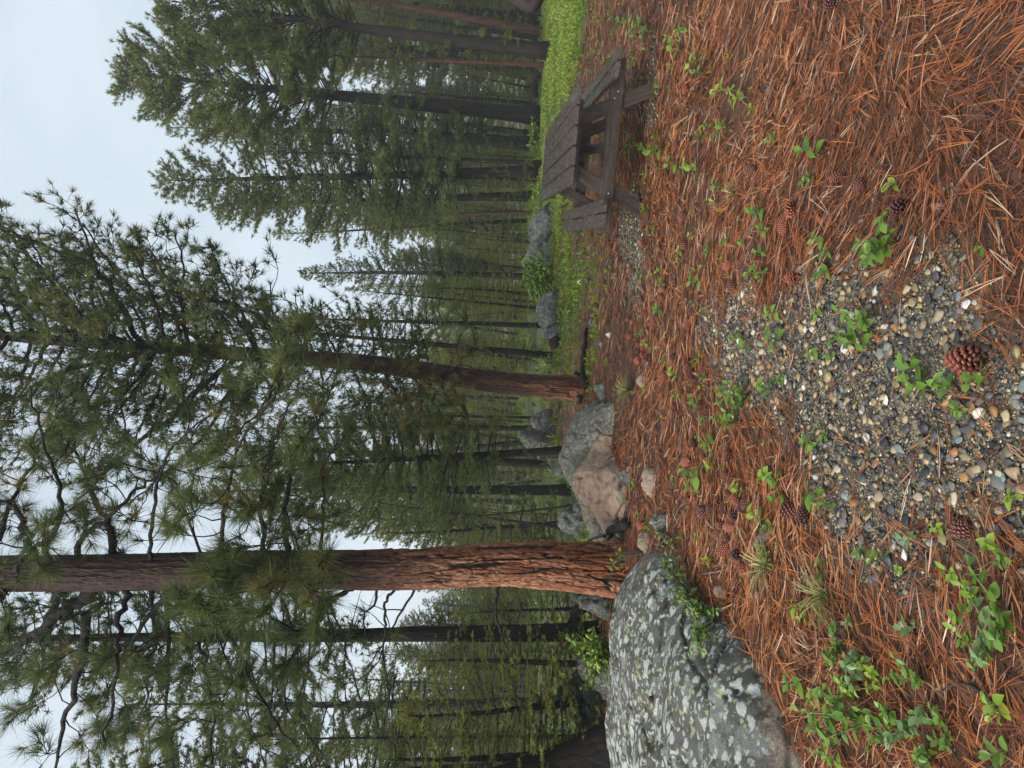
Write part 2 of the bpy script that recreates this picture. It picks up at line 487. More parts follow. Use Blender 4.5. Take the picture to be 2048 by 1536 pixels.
def mat_rock(name, base, pale=.5, green=.35, pink=0.0, brown=.3, spot=7.0):
    m = Mat(name, .85, .2)
    w = m.noise(m.coord('World'), 6, 3, .5)
    pos = m.coord('World')
    wv = m.n('ShaderNodeVectorMath'); wv.operation = 'ADD'
    nz = m.n('ShaderNodeTexNoise', Scale=22.0, Detail=4.0, Roughness=.65)
    sc = m.n('ShaderNodeVectorMath'); sc.operation = 'SCALE'; sc.inputs['Scale'].default_value = .075
    m.l(pos, nz.inputs['Vector']); m.l(nz.outputs['Color'], sc.inputs[0]); m.l(pos, wv.inputs[0]); m.l(sc.outputs[0], wv.inputs[1])
    P = wv.outputs[0]
    grain = m.noise(pos, 120, 4, .7)
    cl = m.noise(pos, 3.2, 5, .6)
    b0 = tuple(c * .55 for c in base); b1 = tuple(min(1, c * 1.5) for c in base)
    c = m.ramp(m.math('ADD', m.math('MULTIPLY', grain, .55), m.math('MULTIPLY', cl, .45)), [(.32, b0), (.52, base), (.72, b1)])
    if pink:
        c = m.mix(m.ramp(m.attr('bare').outputs['Fac'], [(.25, 0), (.75, pink)]), c, m.ramp(grain, [(.3, (.18, .115, .08)), (.5, (.35, .235, .165)), (.7, (.50, .37, .28))]))
    c = m.mix(m.math('MULTIPLY', m.ramp(m.noise(pos, 9, 5, .7), [(.52, 0), (.62, 1)]), brown), c, (.040, .032, .022))
    lich = m.attr('lichen').outputs['Fac']
    # crusts of dull grey lichen, then yellow-green specks, then pale round rosettes of many sizes
    v0 = m.vor(P, spot * .75)
    g0 = m.math('MULTIPLY', m.ramp(v0.outputs['Distance'], [(.34, 1), (.40, 0)]), m.ramp(v0.outputs['Color'], [(.26, 0), (.32, 1)]))
    c = m.mix(m.math('MULTIPLY', m.math('MULTIPLY', g0, .8), lich), c, m.ramp(grain, [(.3, (.12, .125, .115)), (.7, (.22, .225, .205))]))
    v1 = m.vor(P, spot * 3.6)
    g1 = m.math('MULTIPLY', m.ramp(v1.outputs['Distance'], [(.34, 1), (.46, 0)]), m.ramp(m.math('ADD', m.math('MULTIPLY', v1.outputs['Color'], .4), m.math('MULTIPLY', m.noise(pos, 4.5, 4, .6), .6)), [(.50, 0), (.54, 1)]))
    c = m.mix(m.math('MULTIPLY', m.math('MULTIPLY', g1, green), lich), c, m.ramp(grain, [(.3, (.24, .26, .14)), (.7, (.42, .44, .27))]))
    v2 = m.vor(P, spot * 1.5)
    g2 = m.math('MULTIPLY', m.ramp(v2.outputs['Distance'], [(.36, 1), (.43, 0)]), m.ramp(m.math('ADD', m.math('MULTIPLY', v2.outputs['Color'], .65), m.math('MULTIPLY', m.noise(pos, 2.6, 4, .6), .35)), [(.50, 0), (.53, 1)]))
    v3 = m.vor(P, spot * 3.1)
    g3 = m.math('MULTIPLY', m.ramp(v3.outputs['Distance'], [(.32, 1), (.42, 0)]), m.ramp(m.math('ADD', m.math('MULTIPLY', v3.outputs['Color'], .55), m.math('MULTIPLY', m.noise(pos, 5.2, 4, .6), .45)), [(.51, 0), (.54, 1)]))
    g = m.math('MULTIPLY', m.math('MAXIMUM', g2, g3), m.math('MULTIPLY', lich, pale * 1.6), True)
    c = m.mix(g, c, m.ramp(grain, [(.3, (.25, .27, .25)), (.5, (.35, .37, .35)), (.72, (.45, .47, .45))]))
    m.color(c)
    b = m.bump(grain, .6, .006)
    b = m.bump(m.noise(pos, 14, 6, .7), .7, .03, b)
    m.bump(g, .35, .004, b)
    M[name] = m.m
    return m.m
mat_rock('rock_lichen', (.092, .090, .080), .62, .8, .35, .8, 8.0)
mat_rock('rock_pink', (.15, .135, .11), .22, .85, .9, .55, 13)
mat_rock('rock_grey', (.085, .085, .078), .25, .45, .0, .7, 14)
mat_rock('rock_tan', (.26, .20, .15), .05, .1, .6, .3, 12)

def mat_table():
    m = Mat('wet_wood', .42, .6)
    oi = m.n('ShaderNodeObjectInfo').outputs['Random']
    off = m.n('ShaderNodeVectorMath'); off.operation = 'ADD'
    cmb = m.n('ShaderNodeCombineXYZ')
    m.l(m.math('MULTIPLY', oi, 37), cmb.inputs[0]); m.l(m.math('MULTIPLY', oi, 11), cmb.inputs[1]); m.l(oi, cmb.inputs[2])
    tc = m.coord('Object', (1, 1, 1)); m.l(tc, off.inputs[0]); m.l(cmb.outputs[0], off.inputs[1])
    mp = m.n('ShaderNodeMapping'); mp.inputs['Scale'].default_value = (38, 2.2, 38); m.l(off.outputs[0], mp.inputs[0])
    gr = m.noise(mp.outputs[0], 1.6, 6, .65, .5)
    bl = m.noise(off.outputs[0], 5, 4, .6)
    mp2 = m.n('ShaderNodeMapping'); mp2.inputs['Scale'].default_value = (9, 5, 9); m.l(off.outputs[0], mp2.inputs[0])
    wr = m.noise(mp2.outputs[0], 2.5, 3, .5, .8)
    c = m.ramp(gr, [(.3, (.030, .023, .019)), (.5, (.080, .063, .053)), (.72, (.135, .110, .094))])
    c = m.mix(m.ramp(bl, [(.4, 0), (.7, .55)]), c, m.ramp(gr, [(.3, (.030, .022, .018)), (.7, (.090, .068, .058))]))
    c = m.mix(m.math('MULTIPLY', oi, .25), c, (.075, .058, .05))
    m.color(c)
    m.rough(m.ramp(wr, [(.35, .12), (.62, .34)]))
    b = m.bump(gr, .15, .001)
    m.bump(wr, .12, .0015, b)
    M['table'] = m.m
mat_table()

def mat_simple(name, col, rough=.7, spec=.3, metal=0, vary=.35, scale=30):
    m = Mat(name, rough, spec)
    m.b.inputs['Metallic'].default_value = metal
    n = m.noise(m.coord('Object'), scale, 4, .6)
    m.color(m.ramp(n, [(.3, tuple(c * (1 - vary) for c in col)), (.7, tuple(min(1, c * (1 + vary)) for c in col))]))
    m.bump(n, .2, .003)
    M[name] = m.m
    return m.m
mat_simple('bolt', (.45, .45, .44), .35, .5, .8, .15)
mat_simple('jacket', (.036, .029, .028), .85, .2, 0, .25, 60)
mat_simple('trousers', (.05, .055, .07), .85, .2, 0, .25, 60)
mat_simple('skin', (.42, .25, .18), .55, .4, 0, .08)
mat_simple('hair', (.03, .02, .015), .6, .3)
mat_simple('boot', (.03, .025, .022), .6, .3)
mat_simple('stem_brown', (.06, .035, .025), .7)
mat_simple('stem_green', (.12, .14, .04), .6)
mat_simple('quartz', (.62, .60, .55), .6, .3)

def mat_cone():
    m = Mat('cone_scale', .5, .4)
    oi = m.n('ShaderNodeObjectInfo').outputs['Random']
    a = m.attr().outputs['Fac']
    red = m.ramp(a, [(0, (.030, .010, .007)), (.45, (.120, .026, .014)), (.8, (.30, .075, .034)), (1, (.58, .34, .22))])
    dk = m.ramp(a, [(0, (.012, .007, .006)), (.5, (.060, .018, .014)), (.85, (.14, .045, .032)), (1, (.40, .27, .20))])
    m.color(m.mix(m.math('MAXIMUM', m.ramp(oi, [(.25, 0), (.75, 1)]), m.attr('dark', 'OBJECT').outputs['Fac']), red, dk))
    M['cone'] = m.m
mat_cone()

def mat_pebble(name, src):
    m = Mat(name, .5, .4)
    if src == 'attr':
        c = m.ramp(m.attr().outputs['Fac'], [(0, (.028, .029, .032)), (.22, (.055, .056, .058)), (.36, (.09, .088, .076)), (.50, (.145, .118, .070)), (.62, (.18, .18, .155)), (.74, (.31, .22, .105)), (.82, (.42, .34, .21)), (.90, (.31, .14, .045)), (.94, (.17, .20, .20)), (1, (.56, .52, .43))])
        sc = m.coord('World')
    else:
        c = m.n('ShaderNodeObjectInfo').outputs['Color']
        sc = m.coord('World')
    n = m.noise(sc, 180, 4, .65); k = m.noise(sc, 60, 3, .6)
    c = m.mix(.55, c, m.ramp(n, [(.3, .6), (.65, 1.0)]), 'MULTIPLY')
    c = m.mix(m.ramp(k, [(.55, 0), (.75, .35)]), c, (.22, .13, .06))
    m.color(c)
    m.bump(n, .3, .002)
    M[name] = m.m
mat_pebble('pebble_mix', 'attr')
mat_pebble('pebble_own', 'object')

# ------------------------------------------------------------------ zones of the ground
GRAVEL = [ground(*p)[:2] for p in [(1392, 615), (1430, 560), (1500, 560), (1590, 590), (1640, 520), (1720, 500), (1800, 530), (1900, 505), (1960, 560), (2060, 620), (2400, 700), (2400, 1150), (2060, 1110), (1960, 1090), (1880, 1110), (1800, 1170), (1720, 1140), (1660, 1080), (1620, 980), (1590, 900), (1540, 850), (1480, 800), (1420, 730), (1396, 680)]]
PATHG = [ground(*p)[:2] for p in [(1222, 380), (1285, 365), (1287, 440), (1292, 560), (1270, 590), (1245, 510), (1228, 440)]]
PATHR = [ground(*p)[:2] for p in [(1300, 100), (1318, 150), (1308, 240), (1290, 280), (1290, 200), (1292, 130)]]
GRASS = [ground(*p)[:2] for p in [(1082, -160), (1205, -160), (1168, 60), (1142, 150), (1127, 300), (1124, 430), (1147, 520), (1168, 600), (1182, 680), (1178, 752), (1118, 756), (1112, 690), (1100, 560), (1088, 430), (1080, 250)]]

def zone_gravel(x, y):
    w = .15 * fbm(x * 3.1, y * 3.1, seed=21, oct=4)
    g = sstep(-.14, .14, poly_sd(GRAVEL, x, y) + w - .03)
    g = np.maximum(g, .95 * sstep(-.08, .12, poly_sd(PATHG, x, y) + w))
    return np.maximum(g, .7 * sstep(-.08, .12, poly_sd(PATHR, x, y) + w))

def zone_grass(x, y):
    w = .9 * fbm(x * 1.3, y * 1.3, seed=31, oct=4)
    return sstep(-.8, .8, poly_sd(GRASS, x, y) + w - .12)

# ------------------------------------------------------------------ ground sheet
def build_ground():
    n = 340
    s = np.linspace(-1, 1, n)
    xs = 6.0 * s + 500 * np.sign(s) * np.abs(s) ** 9
    t = np.linspace(0, 1, n)
    ys = -2.0 + 16.0 * t + 700 * t ** 9
    X, Y = np.meshgrid(xs, ys)
    Z = hz(X, Y) + .006 * vnoise(X * 14, Y * 14, seed=5) - .004
    i, j = np.meshgrid(np.arange(n - 1), np.arange(n - 1), indexing='ij')
    q = np.stack([i * n + j, i * n + j + 1, (i + 1) * n + j + 1, (i + 1) * n + j], -1).reshape(-1, 4)
    me = bpy.data.meshes.new('ground')
    me.vertices.add(n * n); me.vertices.foreach_set('co', np.stack([X, Y, Z], -1).astype(np.float32).ravel())
    me.loops.add(len(q) * 4); me.loops.foreach_set('vertex_index', q.astype(np.int32).ravel())
    me.polygons.add(len(q)); me.polygons.foreach_set('loop_start', (np.arange(len(q)) * 4).astype(np.int32)); me.polygons.foreach_set('loop_total', np.full(len(q), 4, np.int32))
    me.polygons.foreach_set('use_smooth', np.ones(len(q), bool))
    for nm, val in (('gravel', zone_gravel(X, Y)), ('grass', zone_grass(X, Y)), ('far', sstep(10.5, 14, Y + .6 * fbm(X, Y, seed=2)))):
        a = me.attributes.new(nm, 'FLOAT', 'POINT'); a.data.foreach_set('value', val.astype(np.float32).ravel())
    me.materials.append(M['ground'])
    me.update()
    return tag(obj('ground', me), kind='structure')
GROUND = build_ground()

def frustum_pts(rng, y0, y1, dens, margin=1.25, extra=.5):
    """random ground points between two distances, over the width the camera can see and a bit more"""
    half = lambda y: .60 * y * margin + extra
    n = int(dens * (y1 - y0) * (half(y0) + half(y1)))
    y = rng.uniform(y0, y1, n); x = rng.uniform(-1, 1, n) * half(y1)
    k = np.abs(x) < half(y)
    return x[k], y[k]

# boulder footprints, used to keep litter off the stone
FOOT = []

# ------------------------------------------------------------------ boulders
def boulder(name, foot_px, top_px, top_depth, mat, label, cat='boulder', power=(2.6, .55), nz=(.10, .045, .018), seed=1, foot=None, res=(150, 60), group=None, sink=.12, bare_fn=None, lichen=1.0, parent=None):
    """a stone over a ground outline (photo pixels of its foot, behind included as world points), domed up to its top"""
    poly = np.array(foot if foot is not None else [ground(*p)[:2] for p in foot_px])
    c = poly.mean(0)
    H = top_px if np.isscalar(top_px) else None
    z0 = float(hz(c[0], c[1]))
    if H is None:
        H = at(top_px[0], top_px[1], top_depth)[2] - z0
    na, nr = res
    ang = np.linspace(0, 2 * np.pi, na, endpoint=False)
    pa = np.arctan2(poly[:, 1] - c[1], poly[:, 0] - c[0]); pr = np.hypot(poly[:, 1] - c[1], poly[:, 0] - c[0])
    o = np.argsort(pa); pa, pr = pa[o], pr[o]
    Rr = np.interp(ang, np.concatenate([pa - 2 * np.pi, pa, pa + 2 * np.pi]), np.tile(pr, 3))
    k = np.exp(-.5 * (np.arange(-12, 13) / 5.0) ** 2); k /= k.sum()
    Rr = np.convolve(np.concatenate([Rr[-12:], Rr, Rr[:12]]), k, 'valid')
    t = np.sin(np.linspace(.004, 1, nr) * np.pi / 2)
    A, T = np.meshgrid(ang, t)
    rr = T * Rr[None, :]
    X = c[0] + rr * np.cos(A); Y = c[1] + rr * np.sin(A)
    Z = z0 - sink + (H + sink) * (1 - T ** power[0]) ** power[1]
    s = .5 * (Rr.mean() + H)
    nx, ny, nzv = np.cos(A) * T, np.sin(A) * T, np.sqrt(1 - T * T * .96)
    d = nz[0] * fbm(X / s * 1.3, Y / s * 1.3, Z / s * 1.3, seed, 2) + nz[1] * fbm(X / s * 4, Y / s * 4, Z / s * 4, seed + 40, 3) + nz[2] * fbm(X / s * 14, Y / s * 14, Z / s * 14, seed + 80, 3)
    f1, f2, cid = voro(X / s * 1.5 + .25 * fbm(X / s * 3, Y / s * 3, Z / s * 3, seed + 3, 3), (Y + Z * .8) / s * 1.5, seed)
    crack = np.exp(-((f2 - f1) / .045) ** 2)
    d = d + nz[1] * 1.9 * (cid - .5) - nz[1] * 1.5 * crack
    d = d * s
    X = X + nx * d; Y = Y + ny * d; Z = Z + nzv * d * .8
    mb = MB()
    v = np.stack([X, Y, Z], -1).reshape(-1, 3)
    i, j = np.meshgrid(np.arange(nr - 1), np.arange(na), indexing='ij'); j2 = (j + 1) % na
    mb.quads(v, np.stack([i * na + j, (i + 1) * na + j, (i + 1) * na + j2, i * na + j2], -1))
    b = list(range(na))
    mb.t.append(np.array([[0, k_, k_ + 1] for k_ in range(1, na - 1)])); mb.m.append(np.zeros(na - 2, np.int32))
    me = mb.mesh(name, M[mat], smooth=True)
    zn = (v[:, 2] - z0) / max(H, .05)
    bare = bare_fn(v) if bare_fn else sstep(.35, .02, zn + .3 * fbm(v[:, 0] * 3, v[:, 1] * 3, v[:, 2] * 3, seed + 5, 3))
    for nm, val in (('bare', bare), ('lichen', np.clip(lichen * (1 - .9 * bare), 0, 1))):
        a_ = me.attributes.new(nm, 'FLOAT', 'POINT'); a_.data.foreach_set('value', val.astype(np.float32))
    FOOT.append((c, ang, Rr))
    ob = obj(name, me, parent)
    if parent is None: tag(ob, label, cat, group)
    return ob, v

def off_rock(x, y, grow=0.93):
    ok = np.ones(x.shape, bool)
    for c, ang, Rr in FOOT:
        a = np.mod(np.arctan2(y - c[1], x - c[0]), 2 * np.pi)
        r = np.interp(a, np.append(ang, 2 * np.pi), np.append(Rr, Rr[0]))
        ok &= np.hypot(x - c[0], y - c[1]) > r * grow
    return ok

g = lambda px, py: ground(px, py)[:2]
# the big lichen boulder: near foot read from the photograph, its back about 1.8 m behind
_near = [g(1352, 1108), g(1375, 1150), g(1405, 1200), g(1470, 1262), g(1545, 1350), g(1590, 1420), g(1625, 1500), g(1660, 1600), g(1690, 1760)]
_back = [np.array([-4.9, 4.6]), np.array([-4.6, 5.3]), np.array([-3.8, 5.6]), np.array([-3.0, 5.75]), np.array([-2.3, 5.75]), np.array([-1.75, 5.6]), np.array([-1.35, 5.25])]
_, BOULDER_V = boulder('boulder', None, .29, 0, 'rock_lichen', 'large grey boulder spotted with pale round lichens, beside the big pine', foot=_near + _back, power=(3.2, .60), nz=(.09, .022, .010), seed=11, res=(300, 120),
    bare_fn=lambda v: sstep(.16, .02, v[:, 2] + .10 * fbm(v[:, 0] * 2.3, v[:, 1] * 2.3, seed=4, oct=3)))
# the pinkish cracked boulder behind it
_near2 = [g(1205, 805), g(1232, 815), g(1230, 850), g(1222, 900), g(1240, 945), g(1262, 985), g(1268, 1020), g(1250, 1046)]
_bk = [np.array([-1.50, 7.5]), np.array([-1.30, 8.1]), np.array([-.95, 8.5]), np.array([-.6, 8.5]), np.array([-.35, 8.1])]
_, BOULDER2_V = boulder('boulder', None, .36, 0, 'rock_pink', 'cracked pinkish granite boulder with mossy lichen top between the two near pines', foot=_near2 + _bk, power=(1.9, .75), nz=(.11, .06, .018), seed=23, res=(260, 100),
    bare_fn=lambda v: sstep(-.15, .25, fbm(v[:, 0] * 1.4, v[:, 1] * 1.4, v[:, 2] * 1.4, 9, 3) + .42 - 2.2 * np.clip(v[:, 2] - .10, 0, 1) - .9 * sstep(-.75, -.1, v[:, 0])))
def stone(px, py, wpx, hgt, mat, label, seed, name='stone', depthr=.8, cat='stone', group=None, lichen=.8, sink=.06):
    p = ground(px, py); w = wpx * p[1] / FPX / 2
    rng = np.random.default_rng(seed)
    n = 9
    an = np.arange(n) * 2 * np.pi / n
    foot = [np.array([p[0] + w * math.cos(a) * rng.uniform(.8, 1.15), p[1] + w * depthr * (1 + math.sin(a) * rng.uniform(.8, 1.15))]) for a in an]
    return boulder(name, None, hgt, 0, mat, label, cat=cat, foot=foot, seed=seed, res=(72, 26), group=group, lichen=lichen, sink=sink, nz=(.20, .08, .03), power=(2.0, .75))
stone(1312, 968, 88, .09, 'rock_tan', 'half buried tan stone in front of the cracked pinkish boulder', 31, lichen=.2)
stone(1262, 956, 42, .09, 'rock_grey', 'small grey lichened stone against the foot of the pinkish boulder', 32)
stone(1335, 1048, 46, .11, 'rock_grey', 'dark mossy stone under the shrub beside the big boulder', 33)
stone(1296, 1090, 60, .06, 'rock_tan', 'flat bare stone at the foot of the big pine', 34, lichen=.1)
stone(1540, 1085, 56, .05, 'rock_tan', 'low pale stone showing through the needles beside the cone heap', 35, lichen=.3)
stone(1452, 1188, 44, .05, 'rock_tan', 'small bare stone in the needles beside the big boulder', 36, lichen=.2)
stone(1694, 1272, 60, .05, 'rock_tan', 'granular pale stone under leaves in front of the big boulder', 37, lichen=.2)
stone(1290, 762, 40, .06, 'rock_tan', 'narrow grey stone beside the pale grass tuft', 38, lichen=.3)
stone(1104, 448, 110, .42, 'rock_grey', 'lichened grey rock at the grass edge behind the left bench', 41, 'rock', 1.0, 'rock')
stone(1106, 508, 110, .50, 'rock_grey', 'dark fissured grey rock beside the bright green shrub', 42, 'rock', 1.0, 'rock')
stone(1120, 622, 110, .36, 'rock_grey', 'pointed dark rock on the grass below the bright green shrub', 43, 'rock', .9, 'rock')
stone(1122, 668, 50, .30, 'rock_grey', 'small grey rock at the foot of a slim pine beyond the grass', 44, 'rock', .9, 'rock')
stone(1106, 840, 46, .42, 'rock_grey', 'small grey rock behind the second pine', 45, 'rock', .9, 'rock')
stone(1112, 880, 62, .62, 'rock_grey', 'blocky grey rock in the wood behind the pinkish boulder', 46, 'rock', .9, 'rock')
stone(1126, 925, 70, .50, 'rock_grey', 'rounded grey rock in the wood above the pinkish boulder', 47, 'rock', .9, 'rock')
stone(1166, 1050, 84, .50, 'rock_grey', 'weathered grey rock in the wood between pinkish boulder and big pine', 48, 'rock', .9, 'rock')
stone(1130, 985, 40, .30, 'rock_grey', 'small dark rock at the foot of a leaning pine behind the pinkish boulder', 49, 'rock', .9, 'rock')
stone(1224, 1215, 70, .36, 'rock_grey', 'flat lichened rock behind the big pine', 50, 'rock', .9, 'rock')
stone(1225, 1352, 130, .30, 'rock_grey', 'white streaked outcrop in the scrub behind the big boulder', 51, 'outcrop', .9, 'rock')
stone(1205, 1425, 140, .42, 'rock_grey', 'tall pale outcrop behind scrub near the burnt trunk', 52, 'outcrop', .9, 'rock')
stone(1212, 782, 60, .10, 'rock_grey', 'low flat rock at the base of the second pine', 58, lichen=.7)
stone(1222, 669, 16, .05, 'quartz', 'small white stone on the needles beside the cone heap', 53, lichen=0)
stone(1190, 644, 22, .07, 'rock_grey', 'small dark stone at the end of the fallen branch', 54)
stone(1205, 690, 26, .04, 'rock_grey', 'flat pale stone near the fallen branch', 55, lichen=1)
stone(1286, 632, 20, .03, 'rock_grey', 'grey pebble stone among needles above the cones', 56)
stone(1163, 563, 16, .06, 'quartz', 'pale stone at the edge of the grass strip', 57, lichen=0)

# ------------------------------------------------------------------ gravel
PB = bmesh.new()
bmesh.ops.create_icosphere(PB, subdivisions=1, radius=1)
PV = np.array([v.co[:] for v in PB.verts]); PT = np.array([[v.index for v in f.verts] for f in PB.faces])
PB.free()
def build_gravel():
    rng = np.random.default_rng(77)
    x, y = frustum_pts(rng, 1.2, 4.6, 21000, 1.0, .05)
    k = rng.uniform(0, 1, len(x)) < zone_gravel(x, y) ** 1.2
    x, y = x[k], y[k]
    r = .0023 * (1 - rng.uniform(0, 1, len(x))) ** (-1 / 1.95)
    r = np.clip(r, .0026, .019) * rng.uniform(.9, 1.2, len(x))
    x2, y2 = frustum_pts(rng, 4.6, 9.0, 1400, 1.0, .2)
    k = rng.uniform(0, 1, len(x2)) < zone_gravel(x2, y2) ** 1.2
    x2, y2 = x2[k], y2[k]
    x = np.concatenate([x, x2]); y = np.concatenate([y, y2]); r = np.concatenate([r, rng.uniform(.007, .016, len(x2))])
    # stray stones showing between the needles
    x3, y3 = frustum_pts(rng, 1.5, 4.5, 60, 1.0, .1)
    x = np.concatenate([x, x3]); y = np.concatenate([y, y3]); r = np.concatenate([r, rng.uniform(.004, .013, len(x3))])
    N = len(x)
    print('pebbles', N)
    z = hz(x, y)
    sc = np.stack([rng.uniform(.8, 1.45, N), rng.uniform(.75, 1.1, N), rng.uniform(.30, .65, N)], -1) * r[:, None]
    ang = rng.uniform(0, 2 * np.pi, N); ca, sa = np.cos(ang), np.sin(ang)
    tl = rng.normal(0, .22, (N, 2))
    V = PV[None] * (1 + rng.uniform(-.32, .30, (N, len(PV), 1)))
    V = V * sc[:, None, :]
    V[..., 2] += V[..., 0] * tl[:, :1] + V[..., 1] * tl[:, 1:]
    X = V[..., 0] * ca[:, None] - V[..., 1] * sa[:, None]; Y = V[..., 0] * sa[:, None] + V[..., 1] * ca[:, None]
    V = np.stack([X, Y, V[..., 2]], -1)
    pos = np.stack([x, y, z + r * .28 * rng.uniform(.3, 1.3, N)], -1)
    col = rng.choice([.0, .12, .22, .30, .36, .45, .50, .62, .74, .80, .84, .90, .94, 1.0], N, p=[.10, .11, .11, .08, .07, .08, .08, .08, .10, .06, .045, .03, .025, .03])
    d = np.hypot(x, y)
    order = np.argsort(-(r / d) * (zone_gravel(x, y) > .5))
    bigs = order[:300]; rest = order[300:]
    patch = MB()
    patch.add((V[rest] + pos[rest][:, None, :]).reshape(-1, 3), (PT[None] + (np.arange(len(rest)) * len(PV))[:, None, None]).reshape(-1, 3), 0, np.repeat(np.clip(col[rest] + rng.uniform(-.02, .02, len(rest)), 0, 1), len(PV)))
    root = tag(empty('gravel_patch', (0, 2.4, 0)), kind='structure')
    rest_o = patch.build('gravel', M['pebble_mix'], root)
    rest_o.location = (0, -2.4, 0)
    tag(rest_o, 'fine mixed gravel in grey, tan and slate', kind='stuff')
    pal = [(.035, .038, .045), (.055, .058, .066), (.085, .088, .09), (.12, .115, .10), (.16, .14, .10), (.20, .21, .195), (.30, .23, .13), (.42, .33, .19), (.52, .46, .33), (.34, .17, .06), (.20, .25, .25), (.62, .59, .52)]
    # eight pebble shapes shared by the 300 largest
    shapes = []
    bm = bmesh.new(); bmesh.ops.create_icosphere(bm, subdivisions=2, radius=1)
    sv = np.array([v.co[:] for v in bm.verts]); st = np.array([[v.index for v in f.verts] for f in bm.faces]); bm.free()
    for k in range(8):
        f = 1 + .28 * fbm(sv[:, 0] * 1.1 + k * 9, sv[:, 1] * 1.1, sv[:, 2] * 1.1, 60 + k, 3)
        # a few flat facets, as on broken stone
        vv = sv * f[:, None]
        for _ in range(7):
            nrm = unit(rng.normal(size=3)); dd = vv @ nrm
            vv = vv - np.clip(dd - .60, 0, 9)[:, None] * nrm
        mb = MB(); mb.add(vv, st); shapes.append(mb.mesh('pebble', M['pebble_own']))
    pr = np.array([.08, .11, .12, .10, .10, .11, .11, .11, .08, .05, .04, .04])
    for b in bigs:
        o = obj('pebble', shapes[rng.integers(8)], root)
        o.location = (pos[b, 0], pos[b, 1] - 2.4, pos[b, 2] + r[b] * .1)
        o.rotation_euler = (rng.normal(0, .2), rng.normal(0, .2), ang[b])
        o.scale = sc[b] * np.array([1.0, 1.0, .95])
        c = pal[rng.choice(len(pal), p=pr / pr.sum())]
        k_ = rng.uniform(.6, .95)
        o.color = (*[ci * k_ * rng.uniform(.95, 1.05) for ci in c], 1)
build_gravel()

# ------------------------------------------------------------------ fallen pine needles
def build_needles():
    rng = np.random.default_rng(5)
    mb = MB()
    total = 0
    for (y0, y1, dens, wid, nseg) in ((1.2, 2.6, 5400, .0021, 3), (2.6, 4.2, 5000, .0026, 2), (4.2, 6.5, 2700, .0036, 2), (6.5, 9.5, 1500, .0052, 1), (9.5, 13.5, 520, .008, 1)):
        x, y = frustum_pts(rng, y0, y1, dens / 2.6, 1.12, .35)
        gz = zone_gravel(x, y); gs = zone_grass(x, y)
        cover = np.clip(.84 + .85 * fbm(x * 1.6, y * 1.6, seed=44, oct=3), .30, 1)
        keep = rng.uniform(0, 1, len(x)) < cover * (1 - gz * np.clip(.955 + .16 * fbm(x * 2.3, y * 2.3, seed=48, oct=3), .76, .99)) * (1 - .8 * gs)
        keep &= off_rock(x, y, .90)
        x, y = x[keep], y[keep]
        N = len(x)
        # bundles of two or three needles that share a sheath; bundles lie in drifts
        flow = 2.6 * fbm(x * .8, y * .8, seed=52, oct=2) + np.where(rng.uniform(0, 1, N) < .55, rng.normal(0, .45, N), rng.uniform(-np.pi, np.pi, N))
        flow = flow + np.where(rng.uniform(0, 1, N) < .5, np.pi, 0)
        k = 3
        lead = flow[:, None] + rng.normal(0, .085, (N, k))
        L = rng.uniform(.085, .185, (N, 1)) * rng.uniform(.85, 1.05, (N, k))
        use = rng.uniform(0, 1, (N, k)) < np.array([1, .95, .65])
        bx = np.repeat(x, k).reshape(N, k); by = np.repeat(y, k).reshape(N, k)
        lift = np.abs(rng.normal(0, .010, (N, 1))) + .004
        tilt = rng.normal(.02, .09, (N, 1)) + rng.normal(0, .03, (N, k))
        tilt = np.where(rng.uniform(0, 1, (N, 1)) < .05, np.abs(tilt) * 3.0, tilt)
        curl = rng.normal(0, .30, (N, k))
        tone = np.clip(rng.normal(.60, .17, (N, 1)) + .16 * fbm(x * 1.1, y * 1.1, seed=71, oct=3)[:, None] + rng.normal(0, .07, (N, k)), 0, 1)
        grey = rng.uniform(0, 1, (N, 1)) < .045
        tone = np.where(grey, .99, np.where(rng.uniform(0, 1, (N, 1)) < .30, tone * .38, np.minimum(tone, .95)))
        sel = use.ravel()
        bx, by, lead, L, tilt, curl, tone = [a.ravel()[sel] for a in (bx, by, lead, L, np.broadcast_to(tilt, (N, k)), curl, tone)]
        lift = np.broadcast_to(lift, (N, k)).ravel()[sel]
        n = len(bx)
        ss = np.linspace(0, 1, nseg + 1)
        pts = []
        px_, py_ = bx.copy(), by.copy()
        for i, s_ in enumerate(ss):
            if i:
                aa = lead + curl * (s_ - .5)
                px_ = px_ + np.cos(aa) * L / nseg; py_ = py_ + np.sin(aa) * L / nseg
            pz = hz(px_, py_) + lift + np.maximum(-lift * .8, np.sin(tilt) * L * s_ - .25 * np.abs(tilt) * L * s_ * s_)
            pts.append(np.stack([px_, py_, pz], -1))
        roll = rng.normal(0, .5, n)
        sd = np.stack([-np.sin(lead) * np.cos(roll), np.cos(lead) * np.cos(roll), np.sin(roll)], -1)
        rows = []
        wv = [.8] + [1.0] * (nseg - 1) + [.35]
        for i in range(nseg + 1):
            hw = wid * wv[i] * .5 * 1.15
            rows += [pts[i] - sd * hw, pts[i] + sd * hw]
        v = np.stack(rows, 1)
        m = 2 * (nseg + 1)
        q = np.array([[2 * i, 2 * i + 1, 2 * i + 3, 2 * i + 2] for i in range(nseg)])
        mb.quads(v.reshape(-1, 3), (q[None] + (np.arange(n) * m)[:, None, None]).reshape(-1, 4), 0, np.repeat(tone, m))
        total += n
    print('needles', total)
    o = mb.build('pine_needles', M['litter'])
    tag(o, 'rust orange fallen pine needles covering the ground', 'pine needles', kind='stuff')
build_needles()

